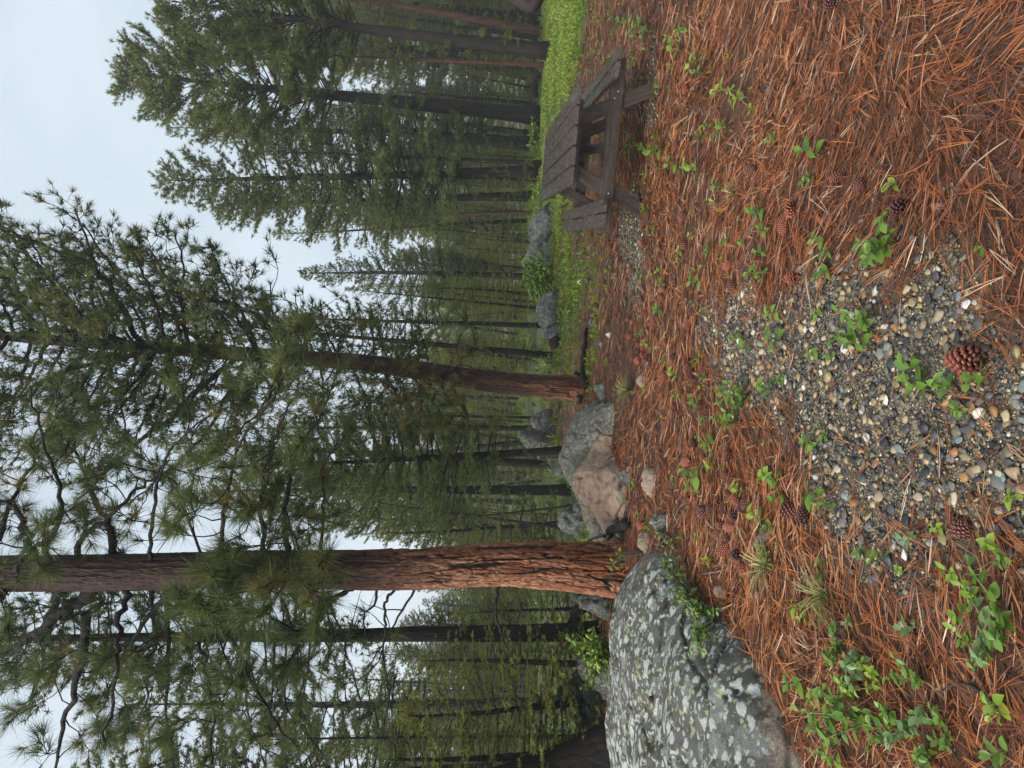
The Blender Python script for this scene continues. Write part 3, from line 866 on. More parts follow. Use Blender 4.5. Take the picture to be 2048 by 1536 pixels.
def build_chips():
    rng = np.random.default_rng(55)
    mb = MB()
    x, y = frustum_pts(rng, 1.3, 8.5, 60, 1.1, .3)
    k = off_rock(x, y, .95); x, y = x[k], y[k]; N = len(x)
    z = hz(x, y) + rng.uniform(.004, .016, N)
    a = rng.uniform(0, 6.28, N); l = rng.uniform(.006, .022, N); w = l * rng.uniform(.35, .8, N); tl = rng.normal(0, .35, N)
    u = np.stack([np.cos(a), np.sin(a), tl], -1) * l[:, None]; v = np.stack([-np.sin(a), np.cos(a), rng.normal(0, .3, N)], -1) * w[:, None]
    p = np.stack([x, y, z], -1)
    V = np.stack([p - u * rng.uniform(.6, 1, (N, 1)) - v, p + u - v * rng.uniform(.2, 1, (N, 1)), p + u * rng.uniform(.5, 1, (N, 1)) + v, p - u + v * rng.uniform(.3, 1, (N, 1))], 1)
    mb.quads(V.reshape(-1, 3), np.arange(4 * N).reshape(-1, 4), 0, np.repeat(rng.uniform(0, .45, N), 4))
    x, y = frustum_pts(rng, 1.4, 7.5, 14, 1.1, .3)
    k = off_rock(x, y, 1.0); x, y = x[k], y[k]; N = len(x)
    a = rng.uniform(0, 6.28, N); l = rng.uniform(.05, .20, N)
    p = np.stack([x, y, hz(x, y) + .012], -1); q = p + np.stack([np.cos(a) * l, np.sin(a) * l, rng.normal(.005, .012, N)], -1)
    q2 = q + np.stack([np.cos(a + .5) * l * .5, np.sin(a + .5) * l * .5, rng.normal(0, .01, N)], -1)
    mb.segs(p, q, np.full(N, .0022), np.full(N, .0016), 4, 1); mb.segs(q, q2, np.full(N, .0016), np.full(N, .0009), 4, 1)
    tag(mb.build('litter_debris', [M['litter'], M['dead_wood']]), 'bark flakes and broken grey twiglets strewn among the needles', 'debris', kind='stuff')
build_chips()

# ------------------------------------------------------------------ grass and herbs of the strip
def build_grass():
    rng = np.random.default_rng(15)
    mb = MB()
    P = np.array(GRASS)
    lo, hi = P.min(0) - .4, P.max(0) + .4
    hi[0] = min(hi[0], 17.0)
    n = int(360 * (hi[0] - lo[0]) * (hi[1] - lo[1]))
    x = rng.uniform(lo[0], hi[0], n); y = rng.uniform(lo[1], hi[1], n)
    k = rng.uniform(0, 1, n) < zone_grass(x, y) * (1.0 - .55 * sstep(14, 24, y)) * np.clip(.62 + 1.0 * fbm(x * 1.4, y * 1.4, seed=3, oct=4), .06, 1)
    k &= off_rock(x, y, .95)
    x, y = x[k], y[k]
    z = hz(x, y)
    N = len(x)
    tone = np.clip(.5 + .45 * fbm(x * 1.2, y * 1.2, seed=6, oct=3) + rng.normal(0, .24, N), 0, 1)
    up = np.stack([rng.normal(0, .45, N), rng.normal(0, .45, N), np.ones(N)], -1)
    mb.tufts(np.stack([x, y, z - .01], -1), up, 4, .085, .014, .6, rng, 0, tone)
    # small round leaves of herbs
    h = rng.uniform(0, 1, N) < .5
    mb.tufts(np.stack([x, y, z + .03], -1)[h], up[h], 3, .06, .045, .9, rng, 0, np.clip(tone[h] + .2, 0, 1))
    print('grass', N)
    tag(mb.build('grass', M['grass']), 'bright green grass and herbs in the strip beyond the needles', 'grass', kind='stuff')
build_grass()

def build_sparse_herbs():
    """thin green fuzz that creeps from the strip into the needles"""
    rng = np.random.default_rng(16)
    mb = MB()
    x, y = frustum_pts(rng, 3.6, 12, 42, 1.1, .3)
    w = sstep(-1.6, 0, poly_sd(GRASS, x, y)) * .9 + .10 + .5 * sstep(2.2, 3.4, x)
    k = (rng.uniform(0, 1, len(x)) < w) & off_rock(x, y)
    x, y = x[k], y[k]; z = hz(x, y); N = len(x)
    up = np.stack([rng.normal(0, .4, N), rng.normal(0, .4, N), np.ones(N)], -1)
    mb.tufts(np.stack([x, y, z], -1), up, 6, .06, .022, .8, rng, 0, rng.uniform(.1, .8, N))
    tag(mb.build('herbs', M['grass']), 'scattered tiny green herbs among the needles near the grass strip', 'herbs', kind='stuff')
build_sparse_herbs()

def build_undergrowth():
    rng = np.random.default_rng(19)
    mb = MB()
    y = rng.uniform(10.5, 46, 9000) ; x = rng.uniform(-.7, .72, 9000) * y
    k = (zone_grass(x, y) < .3) & (rng.uniform(0, 1, 9000) < np.clip(.45 + .9 * fbm(x * .35, y * .35, seed=14, oct=3), .04, 1)) & off_rock(x, y)
    x, y = x[k], y[k]; z = hz(x, y); N = len(x)
    up = np.stack([rng.normal(0, .5, N), rng.normal(0, .5, N), np.ones(N)], -1)
    mb.tufts(np.stack([x, y, z], -1), up, 7, .26, .045, .6, rng, 0, np.clip(rng.normal(.35, .25, N), 0, 1))
    tag(mb.build('undergrowth', M['grass']), 'low green undergrowth on the floor of the wood', 'undergrowth', kind='stuff')
build_undergrowth()

# ------------------------------------------------------------------ picnic table
def plank_mesh(size, bev=.006, chamfer=None):
    bm = bmesh.new()
    bmesh.ops.create_cube(bm, size=1)
    for v in bm.verts:
        v.co.x *= size[0]; v.co.y *= size[1]; v.co.z *= size[2]
    if chamfer:
        for sx, sy, c in chamfer:
            es = [e for e in bm.edges if all(v.co.x * sx > 0 and v.co.y * sy > 0 for v in e.verts)]
            bmesh.ops.bevel(bm, geom=es, offset=c, segments=1, affect='EDGES')
    bmesh.ops.bevel(bm, geom=list(bm.edges), offset=bev, segments=2, affect='EDGES')
    me = bpy.data.meshes.new('plank')
    bm.to_mesh(me); bm.free()
    return me

def build_table():
    X0, Y0, YAW = 2.107, 5.397, -.215
    Wt, L = .812, 2.611
    gz = float(hz(X0 + .5, Y0 + 1.2))
    t = empty('picnic_table', (X0, Y0, 0), 'weathered grey brown wooden picnic table with attached benches, wet from rain', 'picnic table')
    t.rotation_euler = (0, 0, YAW)
    rng = random.Random(4)
    def part(name, size, loc, rot=(0, 0, 0), par=t, **kw):
        me = plank_mesh(size, **kw); me.name = name; me.materials.append(M['table'])
        o = obj(name, me, par); o.location = loc; o.rotation_euler = rot
        return o
    top = empty('tabletop', (0, 0, 0)); top.parent = t
    pw = Wt / 5
    for i in range(5):
        part('plank', (pw - .015, L + rng.uniform(-.012, .012), .037), (-Wt / 2 + pw * (i + .5), L / 2, .739 + rng.uniform(-.002, .002)), (0, rng.uniform(-.008, .008), 0), top)
    for s in (-1, 1):
        b = empty('bench', (0, 0, 0)); b.parent = t
        bw = .254 / 2
        for k in range(2):
            ch = [(-s, -1, .045)] if k == 0 else None
            part('plank', (bw - .013, L + rng.uniform(-.01, .01), .037), (s * (.482 + bw * (k + .5)), L / 2, .429 + rng.uniform(-.002, .002)), (0, rng.uniform(-.008, .008), 0), b, chamfer=ch)
    for fy, dr in ((.52, -1), (L - .52, 1)):
        part('crossbar', (.042, 1.50, .125), (0, fy + dr * .0425, .343), (0, 0, R(90)))
        part('cleat', (.042, .76, .088), (0, fy + dr * .0425, .672), (0, 0, R(90)))
        for s in (-1, 1):
            p0 = Vector((s * .555, fy, -.06)); p1 = Vector((s * .20, fy, .715))
            d = p1 - p0
            o = part('leg', (.042, d.length, .125), (p0 + p1) / 2)
            rx = math.atan2(d.z, d.x)
            # long axis (local y) along the leg, wide face towards the table's end
            o.rotation_euler = Matrix(((0, d.normalized().x, d.normalized().z), (1, 0, 0), (0, d.normalized().z, -d.normalized().x))).to_euler()
        q0 = Vector((0, fy - dr * .01, .36)); q1 = Vector((0, fy - dr * .62, .71))
        d = q1 - q0
        o = part('brace', (.085, d.length, .040), (q0 + q1) / 2)
        o.rotation_euler = (math.atan2(d.z, d.y), 0, 0)
        for (bx, bz) in ((-.47, .355), (-.41, .325), (.41, .355), (.47, .325), (-.25, .675), (.25, .675)):
            mb = MB(); mb.tube([(0, 0, 0), (0, dr * .007, 0), (0, dr * .010, 0)], [.011, .011, .006], 10)
            o = mb.build('bolt', M['bolt'], t); o.location = (bx, fy + dr * .0640, bz)
    part('center_beam', (.085, L - .9, .040), (0, L / 2, .697))
build_table()

# ------------------------------------------------------------------ pine cones
def cone_mesh(seed, L, Rm, openness, nsc):
    rng = np.random.default_rng(seed)
    mb = MB()
    zs = np.linspace(0, 1, 12)
    prof = lambda t: Rm * np.sin(np.pi * np.clip(.06 + .90 * t, 0, 1)) ** .75 * (1.10 - .35 * t)
    mb.tube(np.stack([0 * zs, 0 * zs, (zs - .5) * L], -1), prof(zs) * .72, 10, 0, .12)
    for i in range(nsc):
        t = (i + .5) / nsc
        a = i * 2.39996
        r = float(prof(t)); z = (t - .5) * L
        out = np.array([math.cos(a), math.sin(a), .25 + .9 * t - .35]); out /= np.linalg.norm(out)
        tn = np.array([-math.sin(a), math.cos(a), 0]); up = np.cross(out, tn)
        base = np.array([math.cos(a) * r * .6, math.sin(a) * r * .6, z])
        tip = base + out * (r * .42 + openness * Rm * (1 - .5 * t)) * rng.uniform(.9, 1.1)
        w = 1.9 * Rm * math.sqrt(12 / nsc) * (.62 + .45 * math.sin(math.pi * t)) * .62
        hgt = w * .62
        pk = tip + out * w * .30
        v = np.array([base, tip - tn * w - up * 0, tip + up * hgt, tip + tn * w, tip - up * hgt * .7, pk])
        mb.add(v, [[0, 2, 1], [0, 3, 2], [0, 4, 3], [0, 1, 4], [1, 2, 5], [2, 3, 5], [3, 4, 5], [4, 1, 5]], 0, np.array([.05, .55, .62, .55, .45, 1.0]))
    return mb.mesh('pine_cone', M['cone'])
CONES = [cone_mesh(1, .090, .031, .35, 88), cone_mesh(2, .105, .030, .12, 96), cone_mesh(3, .078, .034, .55, 76), cone_mesh(4, .120, .034, .25, 104)]
cone_special = {
    (1943, 720): 'long dark red pine cone lying on the gravel beside bright leaves',
    (1682, 355): 'red brown pine cone, first of a touching pair on the open needles',
    (1727, 372): 'red brown pine cone, larger of a touching pair on the open needles',
    (1808, 418): 'blackish pine cone beside the leafy sprig at the gravel edge',
    (1620, 1029): 'plump dark pine cone at the left gravel edge under a needle drift',
    (1587, 1021): 'dark pine cone half hidden in needles next to the gravel edge',
    (1930, 1057): 'dark pine cone sunk in shadowed litter at the lower gravel edge',
    (1510, 341): 'round open pine cone above a fan of pale needles',
    (1594, 421): 'pine cone at the top corner of the gravel patch',
    (1592, 556): 'speckled dark red pine cone at the needle drift beside the gravel',
    (1471, 575): 'round pine cone at the tip of the gravel patch',
    (1464, 532): 'pine cone in needles just above the gravel tip',
    (1350, 20): 'pine cone near the right edge beyond the bench end',
    (1375, 180): 'large dark pine cone in needles in front of the table',
    (1352, 203): 'reddish pine cone beside the dark one in front of the table',
    (1670, 10): 'dark pine cone cut by the right edge of the picture',
    (1296, 1400): 'small pine cone caught on top of the big lichen boulder',
    (1337, 684): 'long orange red pine cone below the cone heap',
    (1374, 491): 'orange pine cone beside a green leaf left of the table',
    (1350, 881): 'broad dark pine cone in front of the pinkish boulder',
}
cone_list = [(1375, 180), (1352, 203), (1350, 20), (1357, 292), (1510, 341), (1370, 435), (1237, 405), (1223, 494), (1245, 519), (1288, 487), (1374, 491), (1313, 558), (1270, 542), (1271, 586), (1329, 579), (1464, 532), (1471, 575), (1594, 421), (1592, 556), (1576, 456),
    (1391, 625), (1380, 647), (1312, 649), (1260, 639), (1337, 684), (1351, 715), (1378, 727), (1386, 743), (1333, 756), (1350, 756), (1354, 817), (1350, 881), (1393, 885),
    (1682, 355), (1727, 372), (1808, 418), (1943, 720), (1620, 1029), (1930, 1057), (1670, 10), (1587, 1021), (1300, 1013), (1286, 1050), (1382, 1001), (1195, 610), (1180, 560), (1235, 470)]
cone_heap_far = [(1262, 684), (1276, 676), (1280, 688), (1272, 698), (1292, 696), (1290, 682), (1282, 707), (1291, 710), (1282, 721), (1241, 688), (1307, 729), (1296, 721), (1218, 713), (1264, 672), (1252, 664), (1300, 712), (1270, 712), (1247, 700)]
cone_heap_near = [(1413, 914), (1380, 923), (1462, 912), (1458, 949), (1460, 986), (1481, 1000), (1501, 1005), (1491, 1015), (1413, 1023), (1428, 1019), (1434, 1041), (1454, 1017), (1467, 1054), (1440, 1066), (1462, 1074), (1456, 1099), (1483, 1111), (1493, 1138), (1485, 1166), (1448, 1052), (1475, 1030), (1446, 1000)]
def build_cones():
    rng = np.random.default_rng(9)
    def put(px, py, label, group, big=1.0):
        p = ground(px, py + 0)
        z = p[2]
        if (px, py) == (1296, 1400):
            d = ray(px, py)
            dist = np.linalg.norm(np.cross(BOULDER_V - np.array([0, 0, EYE]), d / np.linalg.norm(d)), axis=1)
            near = BOULDER_V[dist < .03]
            p = near[np.argmin(near[:, 1])] if len(near) else p
            z = p[2]; big = .6
        k = rng.integers(4)
        o = obj('pine_cone', CONES[k])
        s = rng.uniform(.58, .84) * big
        o.scale = (s, s, s)
        o.location = (p[0], p[1], z + .030 * s)
        o.rotation_euler = (R(90) + rng.normal(0, .35), rng.uniform(0, 6.28), rng.uniform(0, 6.28))
        tag(o, label, 'pine cone', group)
        if (px, py) in ((1808, 418), (1930, 1057), (1510, 341), (1620, 1029)): o['dark'] = 1.0
        if (px, py) == (1930, 1057): o.location.z -= .012
        return o
    for c in cone_list:
        if c == (1943, 720):
            o = put(*c, cone_special[c], 'scattered pine cones', 1.0)
            o.data = CONES[3]; o.scale = (1.02, 1.02, 1.05)
            o.rotation_euler = (R(90), .4, R(180) - math.atan2(1, .3) + R(75))
            continue
        lab = cone_special.get(c)
        if not lab:
            lab = 'small pine cone scattered on the needles around the left bench' if c[0] < 1300 else 'pine cone lying singly among needles and sprigs left of the table'
        put(*c, lab, 'pine cones scattered by the left bench' if c[0] < 1300 and c not in cone_special else 'scattered pine cones')
    put(1296, 1400, cone_special[(1296, 1400)], 'scattered pine cones')
    for c in cone_heap_far: put(*c, 'reddish pine cone in the small heap before the second pine', 'heap of cones before the second pine', .95)
    for c in cone_heap_near: put(*c, 'red brown pine cone in the long drift between pinkish boulder and gravel', 'drift of cones beside the big boulder', 1.0)
build_cones()

# ------------------------------------------------------------------ leafy sprigs
def leaf_mesh(name, mat, w=.5, fold=.16, droop=.18, tip=1.0, seed=0):
    """an oval leaf of unit length along +Y, folded on its midrib"""
    n = 5
    t = np.linspace(0, 1, n)
    hw = w * .5 * np.sin(np.pi * np.clip(t, .02, .985) ** .85) ** .8
    z = -droop * t * t
    mb = MB()
    l = np.stack([-hw, t, z + hw * fold * 2], -1); c = np.stack([0 * t, t, z], -1); r = np.stack([hw, t, z + hw * fold * 2], -1)
    v = np.concatenate([l, c, r])
    q = []
    for i in range(n - 1):
        q += [[i, n + i, n + i + 1, i + 1], [n + i, 2 * n + i, 2 * n + i + 1, n + i + 1]]
    mb.quads(v, q, 0, .3 + .5 * (seed % 3) / 2)
    return mb.mesh(name, M[mat], smooth=True)
LEAVES = {k: [leaf_mesh('leaf', k, w, f, d, seed=i) for i, (w, f, d) in enumerate(((.58, .16, .15), (.52, .22, .25), (.66, .10, .10)))] for k in ('leaf_mid', 'leaf_yellow', 'leaf_blue')}

def sprig_design(seed, kind):
    """(stem polylines, [leaf matrix]) of a sprig of unit width, standing on the origin"""
    rng = random.Random(seed)
    stems, leaves = [], []
    ns = {'broad': 1, 'bushy': 3, 'tiny': 1}[kind]
    for s in range(ns):
        az = rng.uniform(0, 6.28); lean = rng.uniform(.15, .5) if ns == 1 else rng.uniform(.5, .9)
        H = rng.uniform(.55, .8) if kind != 'bushy' else rng.uniform(.6, .95)
        pts = []
        for k in range(5):
            u = k / 4
            pts.append(Vector((math.cos(az) * lean * H * u ** 1.4, math.sin(az) * lean * H * u ** 1.4, H * u * (1 - .25 * u * lean))))
        stems.append(pts)
        pairs = {'broad': 3, 'bushy': 5, 'tiny': 2}[kind]
        for k in range(pairs):
            u = .35 + .6 * k / max(1, pairs - 1)
            i = min(3, int(u * 4)); p = pts[i].lerp(pts[i + 1], u * 4 - i)
            for sd in (0, 1):
                if rng.random() < .08: continue
                a = az + R(90) * (k % 2) + math.pi * sd + rng.gauss(0, .35)
                ln = {'broad': .46, 'bushy': .25, 'tiny': .5}[kind] * rng.uniform(.75, 1.15) * (1.0 - .25 * (k == pairs - 1))
                el = rng.gauss(.25, .25)
                leaves.append(Matrix.Translation(p) @ Matrix.Rotation(a - R(90), 4, 'Z') @ Matrix.Rotation(el, 4, 'X') @ Matrix.Rotation(rng.gauss(0, .25), 4, 'Y') @ Matrix.Scale(ln, 4))
        leaves.append(Matrix.Translation(pts[-1]) @ Matrix.Rotation(rng.uniform(0, 6.28), 4, 'Z') @ Matrix.Rotation(.6, 4, 'X') @ Matrix.Scale(.3 if kind != 'bushy' else .2, 4))
    return stems, leaves
DESIGNS = {k: [sprig_design(100 + 7 * i, k) for i in range(5)] for k in ('broad', 'bushy', 'tiny')}
STEMS = {}
def stem_mesh(kind, i):
    if (kind, i) not in STEMS:
        mb = MB()
        for pts in DESIGNS[kind][i][0]:
            mb.tube([p[:] for p in pts], np.linspace(.022, .010, len(pts)), 5)
        STEMS[kind, i] = mb.mesh('stem', M['stem_green'])
    return STEMS[kind, i]
WHOLE = {}
def whole_mesh(kind, i, lk):
    if (kind, i, lk) not in WHOLE:
        mb = MB()
        for pts in DESIGNS[kind][i][0]:
            mb.tube([p[:] for p in pts], np.linspace(.022, .010, len(pts)), 4, 1)
        for k, mt in enumerate(DESIGNS[kind][i][1]):
            me = LEAVES[lk][k % 3]
            v = np.array([(mt @ x.co)[:] for x in me.vertices]); tt = np.array([p.vertices[:] for p in me.polygons])
            mb.add(v, tt, 0, .2 + .6 * ((k * 7) % 5) / 4)
        WHOLE[kind, i, lk] = mb.mesh('leafy_sprig', [M[lk], M['stem_green']], smooth=True)
    return WHOLE[kind, i, lk]

SPRIGS = [(1212,38,20),(1240,35,30),(1250,50,30),(1275,45,25),(1300,45,50),(1316,60,35),(1375,60,30),(1275,80,20),(1370,105,45),(1420,115,45),(1412,146,35),(1345,135,15),(1300,98,15),(1272,130,25),(1278,160,25),(1315,163,20),(1322,190,15),(1475,180,50),(1500,195,45),(1510,220,25),(1295,238,15),(1300,262,15),(1325,270,25),(1423,250,25),(1410,272,25),(1460,258,35),(1450,270,30),(1560,275,30),(1290,290,50),(1330,297,40),(1378,250,15),(1545,290,20),
(1265,310,25),(1320,315,50),(1365,325,40),(1405,345,50),(1380,337,25),(1450,378,35),(1302,370,18),(1303,417,25),(1390,425,15),(1485,440,12),(1540,415,50),(1525,428,25),(1313,462,22),(1340,470,12),(1390,475,20),(1430,490,25),(1425,505,25),(1460,490,25),(1495,490,25),(1540,465,35),(1540,510,40),(1540,545,50),(1530,560,30),(1365,500,25),(1365,525,20),(1415,530,20),(1330,540,25),(1335,570,30),(1305,545,18),(1408,560,40),(1285,560,18),(1298,515,12),
(1255,603,20),(1325,620,35),(1395,610,20),(1412,620,15),(1248,648,15),(1295,670,30),(1302,685,25),(1410,708,20),(1340,720,25),(1225,725,25),(1363,755,40),(1415,752,25),(1412,772,20),(1330,835,20),(1365,795,25),(1405,812,45),(1425,840,30),(1500,795,60),(1488,818,65),(1475,842,55),(1447,805,20),(1550,785,50),(1573,755,30),(1560,625,40),(1565,685,60),(1490,680,35),(1500,697,30),(1440,885,50),(1425,897,25),(1402,880,15),(1540,887,18),(1247,875,15),(1238,678,18),
(1260,1005,30),(1280,1022,20),(1280,972,30),(1408,958,55),(1400,972,40),(1355,965,25),(1430,935,35),(1432,913,20),(1495,985,40),(1548,945,50),(1565,968,45),(1572,988,40),(1535,1040,50),(1550,1050,35),(1487,1062,18),(1475,1075,15),(1565,1085,20),(1540,1102,35),(1555,1125,40),(1430,1118,30),(1457,1130,18),(1495,1160,15),(1400,1076,25),
(1645,310,60),(1630,355,35),(1800,365,40),(1795,485,95),(1775,505,60),(1655,475,40),(1665,502,35),(1665,540,45),(1970,495,22),
(1653,630,35),(1745,658,78),(1738,692,60),(1640,702,35),(1672,714,25),(1850,742,60),(1862,782,65),(1822,764,30),(1912,782,60),(1982,748,60),(1932,825,40),(1645,855,20),(1662,872,30),(1635,892,45),
(1645,990,60),(1672,1012,40),(1885,1052,30),(1842,1082,45),(1995,1082,50),(2025,1112,40),(1740,1097,40),(1782,1112,42),(1806,1136,25),(1660,1122,30),(1655,1152,35),(2036,995,40),(1922,1165,18),(1962,1190,80),(2022,1222,95),(1992,1255,80),
(1605,1215,40),(1622,1232,30),(1712,1240,30),(1690,1282,70),(1732,1317,80),(1837,1255,40),(1845,1357,60),(1856,1432,80),(1905,1452,60),(1610,1362,50),(1642,1387,40),(1772,1372,60),(1722,1392,60),(1702,1432,80),(1762,1442,100),(1802,1452,70),(1690,1482,60),(1832,1477,30),(1862,1502,60),(1692,1532,40),(2012,1402,50),(2022,1424,40),(1892,1482,30),(2026,1502,50),(2002,1292,60)]
SPOTS = [(1290, 50, 'near the right edge beyond the bench'), (1285, 170, 'under the right bench'), (1295, 285, 'below the table crossbar'), (1375, 90, 'in front of the right bench'), (1490, 190, 'on open needles ahead of the right bench'), (1440, 262, 'on open needles ahead of the table'), (1350, 325, 'in front of the table legs'), (1400, 345, 'in needles ahead of the left bench'), (1535, 425, 'near the top corner of the gravel'), (1440, 495, 'left of the cone by the gravel tip'), (1330, 470, 'beside the gravel path left of the bench'), (1540, 530, 'at the upper gravel border'), (1330, 550, 'between left bench and cone heap'), (1295, 675, 'in the cone heap before the second pine'), (1355, 750, 'among cones below the heap'), (1410, 820, 'in needles before the pinkish boulder'), (1490, 815, 'in the big clump left of the gravel tip'), (1560, 690, 'on the gravel tip'), (1560, 780, 'on the left gravel border'), (1640, 330, 'beside the touching pair of cones'), (1790, 490, 'beside the blackish cone at the gravel edge'), (1660, 510, 'at the right gravel edge'), (1745, 670, 'in the middle of the gravel'), (1660, 680, 'on the upper gravel'), (1880, 775, 'beside the long cone on the gravel'), (1640, 880, 'on the left part of the gravel'), (1650, 1000, 'beside the plump cone at the gravel edge'), (1410, 965, 'below the half buried tan stone'), (1490, 990, 'in the cone drift'), (1550, 960, 'between cone drift and gravel'), (1550, 1100, 'beside the low pale stone'), (1270, 1000, 'at the foot of the pinkish boulder'), (1760, 1110, 'at the lower left gravel edge'), (1890, 1060, 'beside the dark cone in the lower litter'), (2010, 1100, 'at the bottom edge below the dark cone'), (2000, 1240, 'in the leafy clump at the bottom edge'), (1660, 1140, 'beside the curved grass blades'), (1690, 1270, 'over the granular pale stone'), (1610, 1222, 'near the grey twig by the boulder'), (1625, 1370, 'at the front foot of the lichen boulder'), (1750, 1430, 'in the thick patch before the lichen boulder'), (1840, 1340, 'above the curved dark twig'), (1870, 1450, 'beside the thin dark twig'), (2015, 1420, 'at the bottom edge beside the curved twig'), (1690, 1510, 'at the left border below the boulder')]
def build_sprigs():
    rng = random.Random(12)
    nl = 0
    for (px, py, sz) in SPRIGS:
        p = ground(px, py)
        if not off_rock(np.array([p[0]]), np.array([p[1]]), 1.0)[0]:
            pass
        dist = math.hypot(math.hypot(p[0], p[1]), p[2] - EYE)
        size = max(.05, sz * dist / FPX * 1.05)
        left = py > 1150
        kind = 'bushy' if (left and sz >= 60) or sz >= 75 or (py > 780 and 1470 < px < 1510 and sz > 50) else ('broad' if sz >= 24 else 'tiny')
        lk = rng.choices(['leaf_mid', 'leaf_yellow', 'leaf_blue'], [.48, .36, .16] if left else [.64, .30, .06])[0]
        if py < 1150 and 1760 > px > 1560: lk = rng.choices(['leaf_mid', 'leaf_yellow'], [.9, .1])[0]
        i = rng.randrange(5)
        place = min(SPOTS, key=lambda q: (q[0] - px) ** 2 + (q[1] - py) ** 2)[2]
        lab = ('tiny' if sz < 20 else 'small' if sz < 34 else 'medium' if sz < 56 else 'large') + {'leaf_mid': ' green', 'leaf_yellow': ' yellow green', 'leaf_blue': ' bluish green'}[lk] + (' bushy sprig ' if kind == 'bushy' else ' leafy sprig ') + place
        grp = 'sprigs ' + place
        rz = rng.uniform(0, 6.28)
        if sz >= 34:
            t = empty('leafy_sprig', (p[0], p[1], p[2] - .004), lab, 'plant', grp)
            t.rotation_euler = (0, 0, rz); t.scale = (size,) * 3
            obj('stem', stem_mesh(kind, i), t)
            for k, mt in enumerate(DESIGNS[kind][i][1]):
                o = obj('leaf', LEAVES[lk][(k + i) % 3], t)
                lo, ro, sc = mt.decompose()
                o.location = lo; o.rotation_euler = ro.to_euler(); o.scale = sc
                nl += 1
        else:
            o = obj('leafy_sprig', whole_mesh(kind, i, lk))
            o.location = (p[0], p[1], p[2] - .004); o.rotation_euler = (0, 0, rz); o.scale = (size,) * 3
            tag(o, lab, 'plant', grp)
    print('leaf parts', nl)
build_sprigs()

# ------------------------------------------------------------------ shrubs
def shrub(name, pts, n_tw, tw_len, leaf, nleaf, mats, label, cat='shrub', seed=0, droop=.3, stem_mat='stem_brown', group=None):
    """pts: (world foot, world reach) pairs; twigs with oval leaves along them"""
    rng = np.random.default_rng(seed)
    base = np.array(pts[0][0], float)
    t = empty(name, base, label, cat, group)
    st, fo = MB(), MB()
    Ls = []
    for (a, b) in pts:
        a, b = np.asarray(a, float), np.asarray(b, float)
        for k in range(n_tw):
            e = b + rng.normal(0, tw_len * .45, 3) * np.array([1, 1, .6])
            m = .5 * (a + e) + np.array([0, 0, .25 * np.linalg.norm(e - a)]) + rng.normal(0, .03, 3)
            u = np.linspace(0, 1, 6)[:, None]
            P = (1 - u) ** 2 * a + 2 * u * (1 - u) * m + u * u * e - base
            st.tube(P, np.linspace(.004, .0015, 6), 4)
            for j in range(nleaf):
                s = rng.uniform(.25, 1) * 5; i = min(4, int(s)); p = P[i] + (P[i + 1] - P[i]) * (s - i)
                Ls.append((p + rng.normal(0, .012, 3), rng.uniform(0, 6.28), rng.normal(.15, .5), rng.normal(0, .5), leaf * rng.uniform(.65, 1.2)))
    lm = LEAVES['leaf_mid'][0]
    lv = np.array([v.co[:] for v in lm.vertices]); lt = np.array([p.vertices[:] for p in lm.polygons])
    for (p, az, el, ro, ln) in Ls:
        mt = np.array(Matrix.Rotation(az, 3, 'Z') @ Matrix.Rotation(el, 3, 'X') @ Matrix.Rotation(ro, 3, 'Y'))
        fo.add((lv * ln) @ mt.T + p, lt, int(rng.integers(len(mats))), rng.uniform(0, 1))
    st.build('stems', M[stem_mat], t)
    fo.build('foliage', [M[m] for m in mats], t, smooth=True)
    return t
def gp(px, py, dz=0.0):
    p = ground(px, py); return p + np.array([0, 0, dz])
def on_rock(px, py, V, out=.06):
    """a point just in front of the stone seen at a pixel"""
    d = ray(px, py); dn = d / np.linalg.norm(d); q = V - np.array([0, 0, EYE])
    t = q @ dn; near = np.linalg.norm(q - t[:, None] * dn, axis=1) < .06
    tt = t[near].min() if near.any() else 4.3
    return np.array([0, 0, EYE]) + dn * (tt - out)
OR = lambda px, py: on_rock(px, py, BOULDER_V)
shrub('snowberry_shrub', [(gp(1420, 1215), OR(1335, 1090)), (gp(1420, 1215), OR(1345, 1140)), (gp(1425, 1225), OR(1362, 1185)), (gp(1425, 1225), OR(1375, 1225)), (gp(1430, 1235), OR(1390, 1260)), (gp(1430, 1235), OR(1400, 1285)), (gp(1405, 1190), OR(1350, 1115)), (gp(1425, 1215), OR(1360, 1160)), (gp(1430, 1235), OR(1425, 1245)), (gp(1425, 1225), OR(1385, 1205))], 5, .10, .036, 10, ['leaf_mid', 'leaf_mid', 'leaf_blue', 'leaf_yellow'], 'trailing green shrub hugging the right flank of the big lichen boulder', seed=3)
shrub('snowberry_shrub', [(gp(1285, 1105), at(1232, 1140, 6.0)), (gp(1285, 1105), at(1240, 1115, 6.0))], 4, .14, .045, 6, ['leaf_mid', 'leaf_yellow'], 'thin leafy twigs rising against the base of the big pine', seed=4)
shrub('snowberry_shrub', [(gp(1345, 1075), at(1320, 1050, 5.1)), (gp(1345, 1075), at(1338, 1075, 4.9))], 5, .13, .04, 8, ['leaf_mid', 'leaf_blue'], 'small bright shrub over the dark mossy stone', seed=5)
shrub('green_shrub', [(gp(1112, 560), at(1062, 530 + 12 * k, 13.5 + .3 * (k % 3))) for k in range(5)] + [(gp(1112, 560), at(1082, 520 + 16 * k, 13.2)) for k in range(5)], 7, .45, .085, 16, ['leaf_yellow', 'leaf_yellow', 'leaf_mid'], 'bright yellow green leafy shrub between the grey rocks beyond the grass', seed=6)
shrub('green_shrub', [(gp(1082, 262), at(1066, 256 + 10 * k, 20)) for k in range(6)], 5, .5, .11, 12, ['leaf_mid', 'leaf_yellow'], 'low green shrub at the foot of the tall fir behind the table', seed=7)
